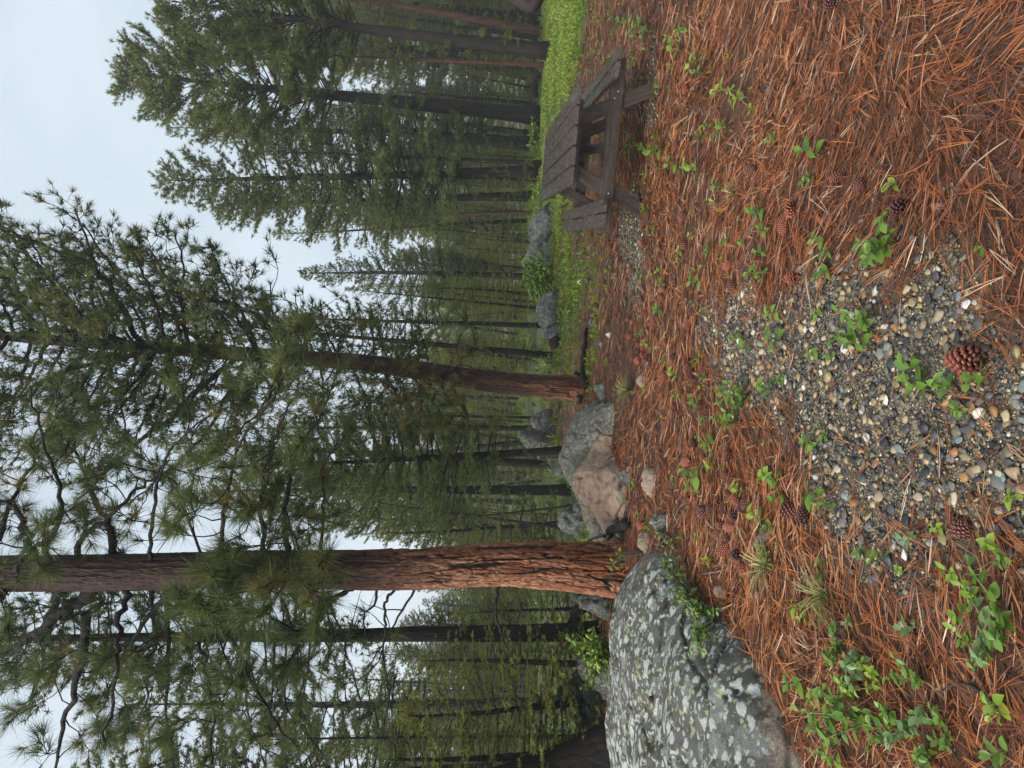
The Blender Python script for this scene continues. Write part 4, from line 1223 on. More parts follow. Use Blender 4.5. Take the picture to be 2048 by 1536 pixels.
shrub('green_shrub', [(gp(1092, 385), at(1078, 372 + 12 * k, 17)) for k in range(3)], 4, .35, .09, 10, ['leaf_mid', 'leaf_yellow'], 'small green shrub just behind the far end of the table', seed=8)
shrub('green_shrub', [(gp(1235, 1300), at(1170 + 20 * (k % 3), 1275 + 13 * k, gp(1235, 1300)[1] - .1)) for k in range(6)], 7, .34, .055, 18, ['leaf_mid', 'leaf_mid', 'leaf_yellow'], 'light green bush behind the big lichen boulder', seed=9)
shrub('green_shrub', [(gp(1120, 725), at(1108, 715 + 10 * k, 13)) for k in range(3)], 4, .3, .06, 10, ['leaf_mid', 'leaf_yellow'], 'small green bush at the root of the slim pine beside the second pine', seed=10)

def grass_tuft(px, py, size, n, mat, label, seed):
    p = gp(px, py); rng = np.random.default_rng(seed); mb = MB()
    for k in range(n):
        az = rng.uniform(0, 6.28); l = size * rng.uniform(.5, 1.1); w = .0022
        u = np.linspace(0, 1, 5); ben = rng.uniform(.3, 1.1)
        P = np.stack([np.cos(az) * l * ben * u ** 1.6, np.sin(az) * l * ben * u ** 1.6, l * (u - .45 * ben * u ** 2.2)], -1) + rng.normal(0, .012, 3) * np.array([1, 1, 0])
        sd = np.array([-np.sin(az), np.cos(az), 0]) * w
        v = np.concatenate([P - sd, P + sd]); m = 5
        mb.quads(v, [[i, m + i, m + i + 1, i + 1] for i in range(4)], 0, rng.uniform(0, 1))
    o = mb.build('grass_tuft', M[mat]); o.location = p
    tag(o, label, 'grass tuft')
grass_tuft(1268, 782, .20, 150, 'straw', 'pale tufted grass in needles before the pinkish boulder', 1)
grass_tuft(1545, 1130, .16, 70, 'straw', 'thin green grass tuft beside the cone drift', 2)
grass_tuft(1660, 1190, .15, 50, 'straw', 'curved grass blades between gravel and lichen boulder', 3)
grass_tuft(1470, 385, .08, 30, 'straw', 'tiny grass tuft on the needles in front of the left bench', 4)

# ------------------------------------------------------------------ fallen sticks and logs
def stick(name, pts, r0, r1, mat, label, cat='stick', sides=7, group=None, twigs=None):
    P = np.array(pts, float); base = P[0].copy()
    u = np.linspace(0, len(P) - 1, (len(P) - 1) * 4 + 1)
    Q = np.stack([np.interp(u, np.arange(len(P)), P[:, k]) for k in range(3)], -1)
    Q = Q + .25 * r0 * np.random.default_rng(int(abs(base[0] * 991)) % 9999).normal(size=Q.shape)
    mb = MB(); mb.tube(Q - base, np.linspace(r0, r1, len(Q)), sides, wob=.25)
    for a, b, r in twigs or []:
        mb.tube([np.array(a) - base, np.array(b) - base], [r, r * .4], 5)
    o = mb.build(name, M[mat], smooth=True); o.location = base
    return tag(o, label, cat, group)
stick('fallen_branch', [gp(1178, 655, .04), gp(1176, 700, .05), gp(1174, 745, .06), gp(1178, 775, .05)], .022, .045, 'bark_dark', 'dark fallen branch on the ground at the foot of the second pine', 'branch')
stick('fallen_branch', [gp(1172, 745, .08), gp(1168, 780, .10), gp(1175, 805, .08)], .05, .03, 'bark_dark', 'short dark root like log lying across the second pine base', 'branch')
stick('fallen_log', [gp(1122, 690, .1), gp(1112, 655, .12), gp(1105, 735, .1)][0:2] + [gp(1102, 640, .1)], .10, .07, 'bark_brown', 'mossy fallen log lying behind the grass strip', 'log')
stick('fallen_log', [gp(1190, 1180, .12), gp(1200, 1215, .2), gp(1194, 1262, .3)], .05, .06, 'bark_dark', 'dark fallen pole behind the big pine', 'log')
stick('fallen_log', [gp(1075, 10, .15), gp(1074, 60, .15), gp(1076, 130, .15)], .12, .10, 'bark_dark', 'long dark log lying at the wood edge on the far right', 'log')
stick('fallen_log', [gp(1080, 150, .15), gp(1078, 190, .18), gp(1076, 215, .18)], .20, .18, 'bark_brown', 'rotten brown log at the wood edge behind the table', 'log')
stick('twig', [gp(2010, 1420, .012), gp(1960, 1372, .02), gp(1925, 1366, .02), gp(1888, 1385, .012)], .007, .004, 'twig_dark', 'curved dark twig on needles near the bottom left of the ground', 'twig')
stick('twig', [gp(1890, 1440, .02), gp(1905, 1480, .02), gp(1925, 1520, .015)], .004, .003, 'twig_dark', 'thin dark twig under leaves at the lower left edge', 'twig')
stick('twig', [gp(1760, 1155, .01), gp(1780, 1175, .015), gp(1795, 1182, .01)], .004, .003, 'twig_dark', 'short black twig among needles beside the gravel', 'twig')
stick('twig', [gp(1905, 335, .012), gp(1960, 325, .015), gp(2040, 312, .012)], .003, .002, 'twig_dark', 'straight thin twig on the needles at the lower right', 'twig')
stick('twig', [gp(1405, 1150, .01), gp(1430, 1145, .02), gp(1455, 1140, .01)], .006, .004, 'dead_wood', 'grey twig on needles beside the big lichen boulder', 'twig')
stick('twig', [gp(1160, 510, .01), gp(1170, 505, .02), gp(1178, 512, .01)], .012, .006, 'twig_dark', 'small dark twig on the needles near the grass strip', 'twig')
stick('twig', [gp(1256, 8, .02), gp(1248, 30, .03), gp(1243, 40, .03)], .009, .006, 'twig_dark', 'dark stick in the herbs at the right edge', 'twig')
stick('twig', [gp(1240, 1060, .06), at(1212, 1080, 6.1), at(1193, 1108, 6.0)], .018, .010, 'dead_wood', 'bleached grey snapped branch leaning on the big pine base', 'branch')
stick('twig', [gp(1248, 1072, .05), at(1230, 1062, 6.2), at(1175, 1082, 6.2)], .022, .012, 'dead_wood', 'silver grey dead wood lying along the big pine base', 'branch')
stick('twig', [at(1330, 1100, 4.6), at(1270, 1118, 5.1), at(1262, 1130, 5.2)], .004, .003, 'twig_dark', 'thin bare twig crossing before the big pine base', 'twig')
stick('bark_piece', [gp(1262, 1048, .03), gp(1245, 1062, .08), gp(1235, 1075, .10)], .05, .03, 'bark_burnt', 'charred root snag between pinkish boulder and big pine', 'snag')

# ------------------------------------------------------------------ the person at the right edge
def build_person():
    d = 5.3
    elbow = at(1066, 24, d)
    foot = ground(1290, -150)
    hipx = elbow[0] + .45
    py = elbow[1]
    gz = float(hz(hipx, py))
    t = empty('person', (hipx, py, gz), 'person in dark brown jacket at the right edge, only a bent elbow in view', 'person')
    def skin(name, joints, edges, mat, sub=2):
        me = bpy.data.meshes.new(name)
        me.from_pydata([j[0] for j in joints], edges, [])
        o = obj(name, me, t)
        md = o.modifiers.new('skin', 'SKIN'); md.use_smooth_shade = True
        for v, j in zip(me.skin_vertices[0].data, joints):
            r = j[1]; v.radius = (r, r) if np.isscalar(r) else r
        me.skin_vertices[0].data[0].use_root = True
        sb = o.modifiers.new('sub', 'SUBSURF'); sb.levels = sb.render_levels = sub
        me.materials.append(mat)
        return o
    ez = elbow[2] - gz; ex = elbow[0] - hipx + .045
    sh = 1.50
    body = [((0, 0, .98), (.15, .11)), ((0, 0, 1.15), (.14, .10)), ((0, 0, 1.35), (.17, .11)), ((0, 0, 1.52), (.07, .07)), ((0, -.01, 1.60), .055), ((0, -.02, 1.68), (.075, .09)), ((0, -.02, 1.78), (.075, .09)),
            ((-.19, 0, sh), .06), ((ex, .02, ez), .045), ((-.13, -.12, 1.05), .034), ((-.10, -.15, 1.02), .030),
            ((.19, 0, sh), .06), ((.25, .02, 1.18), .045), ((.22, -.10, .95), .034), ((.21, -.14, .86), .03),
            ((-.08, 0, .90), .09), ((-.08, -.01, .50), .06), ((-.07, .01, .10), .042), ((-.07, -.12, .05), .035), ((.10, 0, .90), .09), ((.11, -.01, .50), .06), ((.11, .01, .10), .042), ((.11, -.12, .05), .035)]
    be = [(0, 1), (1, 2), (2, 3), (3, 4), (4, 5), (5, 6), (2, 7), (7, 8), (8, 9), (9, 10), (2, 11), (11, 12), (12, 13), (13, 14), (0, 15), (15, 16), (16, 17), (17, 18), (0, 19), (19, 20), (20, 21), (21, 22)]
    skin('body', body, be, M['skin'])
    jk = [((0, 0, .93), (.17, .14)), ((0, 0, 1.15), (.175, .14)), ((0, 0, 1.38), (.20, .14)), ((0, 0, 1.54), (.09, .09)),
          ((-.20, 0, sh), .085), ((.5 * (ex - .20), .01, .5 * (sh + ez)), .078), ((ex, .02, ez), .070), ((.5 * (ex - .13) - .01, -.06, .5 * (ez + 1.05)), .058), ((-.14, -.115, 1.055), .048),
          ((.20, 0, sh), .085), ((.26, .02, 1.18), .068), ((.22, -.10, .97), .050)]
    skin('jacket', jk, [(0, 1), (1, 2), (2, 3), (2, 4), (4, 5), (5, 6), (6, 7), (7, 8), (2, 9), (9, 10), (10, 11)], M['jacket'])
    tr = [((0, 0, .97), (.17, .13)), ((-.08, 0, .86), .105), ((-.08, -.01, .50), .080), ((-.07, .01, .10), .070), ((.10, 0, .86), .115), ((.11, -.01, .50), .085), ((.11, .01, .10), .075)]
    skin('trousers', tr, [(0, 1), (1, 2), (2, 3), (0, 4), (4, 5), (5, 6)], M['trousers'])
    hr = [((0, .02, 1.74), (.085, .085)), ((0, .015, 1.80), (.085, .09))]
    skin('hair', hr, [(0, 1)], M['hair'])
    for s in (-.07, .11):
        skin('boot', [((s, .03, .05), .06), ((s, -.10, .04), .05), ((s, -.17, .035), .04)], [(0, 1), (1, 2)], M['boot'])
    # four fingers and a thumb on each hand
    for hx, hy, hz_, dx in ((-.10, -.15, 1.02, .05), (.21, -.14, .86, 0)):
        for k in range(5):
            o = k - 1.5
            if k < 4: j = [((hx + o * .017, hy, hz_), .012), ((hx + dx * .6 + o * .019, hy - .03, hz_ - .045), .009), ((hx + dx + o * .018, hy - .025, hz_ - .085 - .008 * (1.5 - abs(o - .3))), .008)]
            else: j = [((hx + .035, hy - .005, hz_ + .015), .012), ((hx + .062, hy - .03, hz_ - .015), .010), ((hx + .06, hy - .045, hz_ - .045), .009)]
            skin('finger', j, [(0, 1), (1, 2)], M['skin'], 1)
build_person()

# ------------------------------------------------------------------ trees
def conifer(seed, H, r0, cb, Rm, nb, lo=-5, hi=55, tuftL=.13, tuftW=.022, blades=11, tw=4.5, sp=.17, dead=14, mat='needle_green', bark='bark_dark', bend=.25, shape=.62, bare=.25, sprays=0):
    """meshes (trunk, branches, crown) of a conifer standing on the origin"""
    rng = np.random.default_rng(seed)
    n = 18
    u = np.linspace(0, 1, n)
    bx = bend * (np.sin(u * 3.1 + seed) - math.sin(seed)) * .5; by = bend * (np.cos(u * 2.3 + seed * 2) - math.cos(seed * 2)) * .5
    path = np.stack([bx, by, -.25 + (H + .25) * u], -1)
    rad = r0 * (1 - u) ** .8 + .012 + r0 * .35 * np.exp(-u * H / .35)
    trunk = MB(); trunk.tube(path, rad, 12, wob=.10, seed=seed)
    at_h = lambda z: np.array([np.interp(z, path[:, 2], path[:, 0]), np.interp(z, path[:, 2], path[:, 1]), z])
    S0, S1, Ra, Rb = [], [], [], []
    TP, TD = [], []
    def seg(a, b, ra, rb): S0.append(a); S1.append(b); Ra.append(ra); Rb.append(rb)
    for i in range(nb):
        t = (i + rng.uniform(.1, .9)) / nb
        z = (cb + (1 - cb) * t) * H
        L = Rm * ((1 - t) ** shape) * (.40 + .60 * min(1, t * 3.5 + .25)) * rng.uniform(.65, 1.15) + .12
        az = i * 2.39996 + rng.normal(0, .4)
        el = R(lo + (hi - lo) * t ** 1.1) + rng.normal(0, .13)
        p = at_h(z); rb = min(.5 * r0, .012 + .013 * L) * (1 - .5 * t)
        h = np.array([math.cos(az), math.sin(az), 0])
        pts = [p]
        k = 5
        for s in range(k):
            e = el + (.45 * (s / k) ** 2 - .22 * (s / k)) + rng.normal(0, .05)
            az2 = az + rng.normal(0, .10); h = np.array([math.cos(az2), math.sin(az2), 0])
            pts.append(pts[-1] + (h * math.cos(e) + np.array([0, 0, math.sin(e)])) * L / k)
        for s in range(k):
            seg(pts[s], pts[s + 1], rb * (1 - .8 * s / k), rb * (1 - .8 * (s + 1) / k))
        nt = max(3, int(L * tw))
        fwd = unit(pts[-1] - pts[0])
        for j in range(nt):
            s = bare + (1 - bare) * (j + rng.uniform(.2, 1)) / nt
            s = min(s, .999); q = s * k; m = int(q)
            b0 = pts[m] + (pts[m + 1] - pts[m]) * (q - m)
            side = np.cross(fwd, [0, 0, 1.0]); side = side / (np.linalg.norm(side) + 1e-9) * (1 if j % 2 else -1)
            dr = unit(fwd * .75 + side * rng.uniform(.4, 1.1) + np.array([0, 0, rng.normal(.05, .28)]))
            tl = (.18 + .34 * L * (1 - .55 * s)) * rng.uniform(.6, 1.15)
            tip = b0 + dr * tl
            seg(b0, tip, .006 + .003 * L, .003)
            kk = max(1, int(tl / sp))
            for c in range(kk + 1):
                w = (c + rng.uniform(.3, 1)) / (kk + 1)
                TP.append(b0 + dr * tl * w + rng.normal(0, .025, 3)); TD.append(dr + rng.normal(0, .35, 3) + np.array([0, 0, .25]))
        TP.append(pts[-1]); TD.append(fwd)
    for i in range(dead):
        z = H * rng.uniform(.06, cb + .1)
        az = rng.uniform(0, 6.28); L = rng.uniform(.25, 1.0) * min(1, Rm * .5)
        d = np.array([math.cos(az), math.sin(az), rng.normal(-.05, .25)])
        p = at_h(z); e = p + d * L
        seg(p, e, .012, .005)
        for _ in range(3):
            w = rng.uniform(.3, 1); seg(p + d * L * w, p + d * L * w + (d + rng.normal(0, .7, 3)) * L * .35, .005, .002)
    for i in range(sprays):                      # small green sprays on the lower stem
        z = H * rng.uniform(.05, cb + .05); az = rng.uniform(0, 6.28)
        d = np.array([math.cos(az), math.sin(az), -.25]); p = at_h(z)
        L = rng.uniform(.3, .8)
        seg(p, p + d * L, .008, .003)
        for c in range(9):
            TP.append(p + d * L * rng.uniform(.25, 1) + rng.normal(0, .10, 3)); TD.append(d + rng.normal(0, .5, 3))
    br = MB(); br.segs(S0, S1, Ra, Rb, 4)
    cr = MB()
    TP, TD = np.array(TP), np.array(TD)
    tone = np.clip(.45 + .35 * fbm(TP[:, 0] * .9, TP[:, 1] * .9, TP[:, 2] * .9, seed, 3) + rng.normal(0, .13, len(TP)), 0, 1)
    cr.tufts(TP, TD, blades, tuftL, tuftW, .85, rng, 0, tone, start=tuftL * .4)
    return dict(H=H, trunk=trunk.mesh('trunk', M[bark], smooth=True), branches=br.mesh('branches', M[bark]), crown=cr.mesh('crown', M[mat]), n=len(TP))

PROTO = {
    'fir': conifer(1, 16, .33, .50, 3.3, 130, 22, 48, .18, .024, 18, tw=7, bare=.50, shape=.40, mat='needle_green', dead=22, sprays=18),
    'dense': conifer(2, 14, .20, .22, 2.7, 140, -8, 42, .17, .023, 18, tw=6, shape=.42, mat='needle_blue', sprays=4),
    'dense2': conifer(7, 15, .22, .30, 2.5, 130, 0, 44, .17, .024, 18, tw=6, shape=.45, mat='needle_green', sprays=5),
    'spire': conifer(3, 12, .17, .22, 2.0, 170, -2, 50, .13, .019, 17, tw=7, mat='needle_blue', shape=.75, dead=16, sprays=6),
    'pole': conifer(4, 15, .19, .36, 2.1, 100, -5, 50, .15, .022, 15, tw=5, mat='needle_blue', dead=22, sprays=20),
    'pole2': conifer(8, 15, .17, .48, 1.8, 74, -10, 50, .15, .022, 15, tw=5, mat='needle_green', dead=26, bend=.5, sprays=14),
    'young': conifer(5, 6, .07, .06, 1.35, 74, -14, 45, .11, .022, 11, tw=7, sp=.12, mat='needle_olive', dead=4, bare=.15),
    'young2': conifer(6, 7, .08, .12, 1.1, 66, -20, 40, .11, .022, 11, tw=7, sp=.12, mat='needle_olive', dead=8, bare=.15, bark='bark_brown'),
    'red': conifer(9, 14, .17, .5, 1.9, 52, -5, 50, .16, .028, 11, tw=5, mat='needle_green', bark='bark_red', dead=10),
    'snag': conifer(10, 9, .085, .55, .9, 12, -10, 30, .05, .01, 2, tw=2, mat='needle_olive', dead=30),
}
print({k: v['n'] for k, v in PROTO.items()})

def put_tree(kind, loc, scale, label, group=None, rz=0.0, tilt=None, name='conifer', wide=1.0):
    P = PROTO[kind]
    t = empty(name, loc, label, 'tree', group)
    q = Matrix.Rotation(rz, 3, 'Z')
    if tilt is not None:
        up = Vector(tilt).normalized()
        q = Vector((0, 0, 1)).rotation_difference(up).to_matrix() @ q
    t.rotation_euler = q.to_euler()
    t.scale = (scale * wide, scale * wide, scale)
    for part in ('trunk', 'branches', 'crown'):
        o = obj(part, P[part], t)
        if part != 'trunk': o['kind'] = 'stuff'
    return t

_rt = random.Random(77)
def tree_px(kind, base, top, label, group=None, wide=1.0, name='conifer', depth=None):
    """stand a tree with its foot at one photo pixel and its tip (or the line of its stem) at another"""
    b = ground(*base) if depth is None else at(base[0], base[1], depth)
    d = ray(*top); tp = d * (b[1] / d[1]); tp = tp + np.array([0, 0, EYE])
    v = tp - b
    return put_tree(kind, (b[0], b[1], b[2] - .05), np.linalg.norm(v) / PROTO[kind]['H'], label, group, _rt.uniform(0, 6.28), v, name, wide)

tree_px('fir', (1082, 232), (258, 140), 'tall fir with thick dark leaning trunk right behind the picnic table')
tree_px('pole', (1068, 283), (330, 250), 'slim twin looking pine just left of the tall fir behind the table', wide=.9)
tree_px('dense', (1078, 342), (330, 352), 'dense rounded fir with straight dark trunk behind the table end', wide=1.05)
tree_px('dense2', (1066, 392), (420, 400), 'dark fir with leaning pale trunk left of the rounded fir', wide=.95)
tree_px('pole2', (1056, 441), (545, 452), 'thin crooked pine above the rock behind the left bench', wide=.7)
tree_px('spire', (1052, 554), (600, 548), 'narrow spire shaped fir standing alone against the sky', wide=1.0)
tree_px('pole2', (1056, 575), (720, 580), 'very thin pine beside the spire shaped fir', wide=.5)
tree_px('pole', (1085, 618), (690, 575), 'thin pine leaning towards the spire shaped fir', wide=.6)
tree_px('pole', (1090, 651), (520, 640), 'straight pine beyond the pointed dark rock', wide=.75)
tree_px('pole', (1104, 712), (420, 640), 'brown barked pine just right of the second pine', wide=.8)
tree_px('fir', (1098, 101), (330, 10), 'dark fir at the wood edge near the right border', wide=.95)
tree_px('red', (1092, 130), (560, 100), 'red barked pine at the wood edge near the right border', wide=.7)
tree_px('pole2', (1080, 36), (420, -60), 'dark pine behind the person at the right border', wide=.8)
tree_px('red', (1066, 424), (640, 428), 'slender reddish pine above the rock behind the table', wide=.6)
tree_px('pole', (1083, 327), (520, 305), 'straight dark pine behind the far table edge', wide=.7)
tree_px('snag', (1070, 250), (905, 122), 'bare dead pole leaning across the trunks behind the table', wide=.9, name='dead_pole')
tree_px('pole', (1092, 858), (470, 850), 'straight pine behind the second pine on its left', wide=.75)
tree_px('pole2', (1092, 836), (560, 826), 'thin pine directly behind the second pine', wide=.5)
tree_px('pole', (1130, 931), (300, 890), 'tall slightly bent pine behind the pinkish boulder', wide=.85)
tree_px('dense2', (1142, 980), (420, 990), 'bushy fir behind the left half of the pinkish boulder', wide=1.0)
tree_px('pole2', (1160, 1062), (700, 985), 'thin leaning pine between pinkish boulder and big pine', wide=.6)
tree_px('pole2', (1150, 1010), (760, 1060), 'thin crossing pine behind the pinkish boulder', wide=.5)
tree_px('young', (1140, 1045), (760, 1050), 'light green young fir right of the big pine trunk', wide=1.0)
tree_px('dense', (1128, 900), (480, 920), 'broad dark fir in the gap between the two near pines', wide=.9)
tree_px('pole', (1198, 1262), (-250, 1300), 'dark pine with black trunk behind the big lichen boulder', wide=1.0)
tree_px('young', (1190, 1215), (905, 1240), 'olive young fir in the gap left of the big pine', wide=1.1)
tree_px('young2', (1208, 1330), (830, 1335), 'light olive young fir behind the lichen boulder', wide=1.6)
tree_px('young', (1200, 1400), (800, 1400), 'bushy olive young fir near the burnt trunk', wide=1.6)
tree_px('pole2', (1175, 1473), (500, 1478), 'thin dark pine near the left border', wide=.7)
tree_px('young2', (1200, 1500), (760, 1500), 'spreading olive young fir at the left border', wide=1.8)
tree_px('pole', (1165, 1400), (250, 1420), 'large blue green fir high on the left behind the scrub', wide=.9)
tree_px('dense2', (1150, 1530), (150, 1560), 'dark fir cut by the left border', wide=1.2)

# the wood behind: many alike trees
def wood():
    rng = np.random.default_rng(3)
    taken = []
    spec = []
    for k in range(4000):
        if len(spec) >= 112: break
        y = rng.uniform(25, 48); x = rng.uniform(-.72, .74) * y
        if x < -.18 * y and y > 55: continue
        a = x / y
        # clear sky corridors: nothing tall where the photograph shows open sky
        if any((x - p[0]) ** 2 + (y - p[1]) ** 2 < 2.6 ** 2 for p in taken): continue
        taken.append((x, y))
        u = 768 + FPX * a
        # height allowed: treetop line read off the photograph (u from left, top pixel v)
        vt = np.interp(u, [-200, 150, 420, 480, 600, 700, 790, 870, 930, 985, 1050, 1100, 1200, 1300, 1400, 1600], [600, 650, 900, 560, 580, 640, 760, 830, 800, 760, 760, 640, 560, 620, 480, 420])
        z = float(hz(x, y))
        hmax = (939 + .056 * (u - 768) - vt) / FPX * y + EYE - z
        H = hmax * rng.uniform(.55, 1.0)
        if H < 2: continue
        kind = rng.choice(['pole', 'pole2', 'dense', 'dense2', 'spire', 'young2', 'red'], p=[.24, .22, .12, .14, .12, .10, .06])
        spec.append((kind, x, y, z, H))
    def sector(u):
        for lim, ph in ((190, 'at the left border'), (330, 'behind the black trunk'), (470, 'just behind the big pine'), (600, 'above the cracked boulder'), (730, 'left of the second pine'), (860, 'right of the second pine'), (950, 'beside the pointed rock'), (1050, 'under the lone spire fir'), (1130, 'above the left bench'), (1250, 'behind the table end'), (1340, 'behind the tall fir'), (1440, 'between tall fir and right border')):
            if u < lim: return ph
        return 'at the right border'
    word = {'pole': 'slim straight conifer', 'pole2': 'thin bent conifer', 'dense': 'bushy blue green conifer', 'dense2': 'bushy dark green conifer', 'spire': 'narrow pointed conifer', 'young2': 'small olive conifer', 'red': 'red barked conifer'}
    for (kind, x, y, z, H) in spec:
        side = 'behind the table' if x / y > .12 else ('between the two near pines' if x / y > -.25 else 'left of the big pine')
        lab = word[str(kind)] + (' in the front rank of the wood ' if y < 33 else ' deep in the wood ') + sector(768 + FPX * x / y)
        put_tree(kind, (x, y, z - .1), H / PROTO[kind]['H'], lab, 'trees of the wood ' + sector(768 + FPX * x / y), rng.uniform(0, 6.28), (rng.normal(.02, .055), rng.normal(0, .05), 1), wide=float(rng.uniform(.75, 1.1)) * min(1.6, max(1.0, 9 / H)))
    # light undergrowth of young firs
    n = 0
    for k in range(900):
        if n >= 95: break
        y = rng.uniform(15, 48); x = rng.uniform(-.66, .68) * y
        if any((x - p[0]) ** 2 + (y - p[1]) ** 2 < 1.2 for p in taken): continue
        if float(zone_grass(np.array([x]), np.array([y]))[0]) > .02: continue
        u = 768 + FPX * x / y
        taken.append((x, y)); n += 1
        z = float(hz(x, y))
        H = rng.uniform(.09, .17) * y * (1.25 if x / y < -.25 else 1)
        H = min(H, 6)
        side = 'behind the table' if x / y > .12 else ('between the two near pines' if x / y > -.25 else 'left of the big pine')
        put_tree(rng.choice(['young', 'young2']), (x, y, z - .05), H / 6.5, ('low ' if H < 3 else 'tall ') + 'yellow green young fir in the undergrowth ' + sector(u), 'young firs ' + sector(u), rng.uniform(0, 6.28), (rng.normal(0, .04), rng.normal(0, .04), 1), wide=float(rng.uniform(.9, 1.35)))
wood()

def far_forest():
    rng = np.random.default_rng(8)
    tr, cr = MB(), MB()
    P, D, tone = [], [], []
    for k in range(320):
        y = rng.uniform(66, 125); x = rng.uniform(-.8, .8) * y
        z = float(hz(x, y)); H = rng.uniform(.075, .115) * y if x / y > -.2 else rng.uniform(.06, .085) * y
        tr.tube([(x, y, z - .5), (x + rng.normal(0, .2), y, z + H * .95)], [.16, .03], 5)
        n = 96
        t = rng.uniform(.02, 1, n) ** .9; r = (1 - t) ** .6 * H * .22 + .25; a = rng.uniform(0, 6.28, n); q = np.sqrt(rng.uniform(0, 1, n))
        P.append(np.stack([x + r * q * np.cos(a), y + r * q * np.sin(a), z + t * H], -1))
        D.append(np.stack([np.cos(a), np.sin(a), .4 + 0 * a], -1)); tone.append(np.clip(rng.uniform(.2, .7) + rng.normal(0, .15, n), 0, 1))
    cr.tufts(np.concatenate(P), np.concatenate(D), 6, .60, .20, .8, rng, 0, np.concatenate(tone), start=.3)
    root = tag(empty('forest', (0, 100, 0)), 'far wooded slope beyond the pines seen as one dark green mass', 'forest', kind='stuff')
    for nm, mb, mt in (('trunks', tr, 'bark_dark'), ('crowns', cr, 'needle_olive')):
        o = mb.build(nm, M[mt], root); o.location = (0, -100, 0); tag(o, kind='stuff')
far_forest()

# ------------------------------------------------------------------ the two near pines
def plate_trunk(pts, rads, sides, dz, seed, cells, plate=.24, depth=.022, grey=(.7, 3.0)):
    """pts: world centre line from the ground up; bark modelled as raised plates"""
    pts = np.array(pts); z = np.arange(pts[0, 2] - .1, pts[-1, 2], dz)
    cx = np.interp(z, pts[:, 2], pts[:, 0]); cyy = np.interp(z, pts[:, 2], pts[:, 1]); rr = np.interp(z, pts[:, 2], rads)
    k = np.exp(-.5 * (np.arange(-20, 21) / 9.0) ** 2); k /= k.sum()
    sm = lambda a: np.convolve(np.concatenate([np.full(20, a[0]), a, np.full(20, a[-1])]), k, 'valid')
    cx, cyy, rr = sm(cx), sm(cyy), sm(rr)
    th = np.linspace(0, 2 * np.pi, sides, endpoint=False)
    T, Z = np.meshgrid(th, z)
    C, S_ = np.cos(T), np.sin(T)
    k1 = cells / 6.0
    wz = .35 * fbm(C * 3, S_ * 3, Z * 4, seed + 30, 3)
    n1 = fbm(C * k1 + .15 * wz, S_ * k1, Z / plate * .42 + wz, seed, 3, .55)
    n2 = fbm(C * k1 * 2.1, S_ * k1 * 2.1, Z / plate * .95 + wz * 2, seed + 61, 3, .55)
    wx = .5 * fbm(C * 3.4, S_ * 3.4, Z * 5.0, seed + 12, 4)
    f1, f2, cid = voro(T / (2 * np.pi) * cells + wx * 1.3, Z / plate + wz * 3 + wx, seed, wrap=cells)
    e = f2 - f1
    wide = .27 + .14 * vnoise(C * 3, S_ * 3, Z * 3, seed + 4)
    plateau = sstep(.03, wide, np.abs(n1)) * (.30 + .70 * sstep(.02, .22, e + .12 * n2))
    sub = sstep(.0, .14, np.abs(n2))
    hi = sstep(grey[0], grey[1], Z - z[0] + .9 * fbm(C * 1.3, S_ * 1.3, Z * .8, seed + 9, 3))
    low = 1 - .55 * hi
    base_flare = 1 + .12 * np.exp(-(Z - z[0]) / .25) * vnoise(C * 2, S_ * 2, Z * 0 + seed)
    flake = np.floor(3.0 * (.5 + .5 * fbm(C * 7, S_ * 7, Z * 3.2, seed + 41, 3))) / 3.0
    d = depth * low * (plateau - .55 + .30 * (cid - .5) + .30 * (sub - .6) + .25 * flake) + .0035 * fbm(C * 22, S_ * 22, Z * 22, seed + 5, 2)
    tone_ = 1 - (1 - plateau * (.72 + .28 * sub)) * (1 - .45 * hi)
    Rr = rr[:, None] * base_flare + d
    v = np.stack([cx[:, None] + Rr * C, cyy[:, None] + Rr * S_, Z], -1).reshape(-1, 3)
    n = len(z)
    i, j = np.meshgrid(np.arange(n - 1), np.arange(sides), indexing='ij'); j2 = (j + 1) % sides
    mb = MB()
    base = pts[0]
    mb.quads(v - base, np.stack([i * sides + j, i * sides + j2, (i + 1) * sides + j2, (i + 1) * sides + j], -1), 0, tone_.ravel())
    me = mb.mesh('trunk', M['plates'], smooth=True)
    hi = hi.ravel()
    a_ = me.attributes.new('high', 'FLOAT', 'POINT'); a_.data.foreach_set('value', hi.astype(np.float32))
    return me

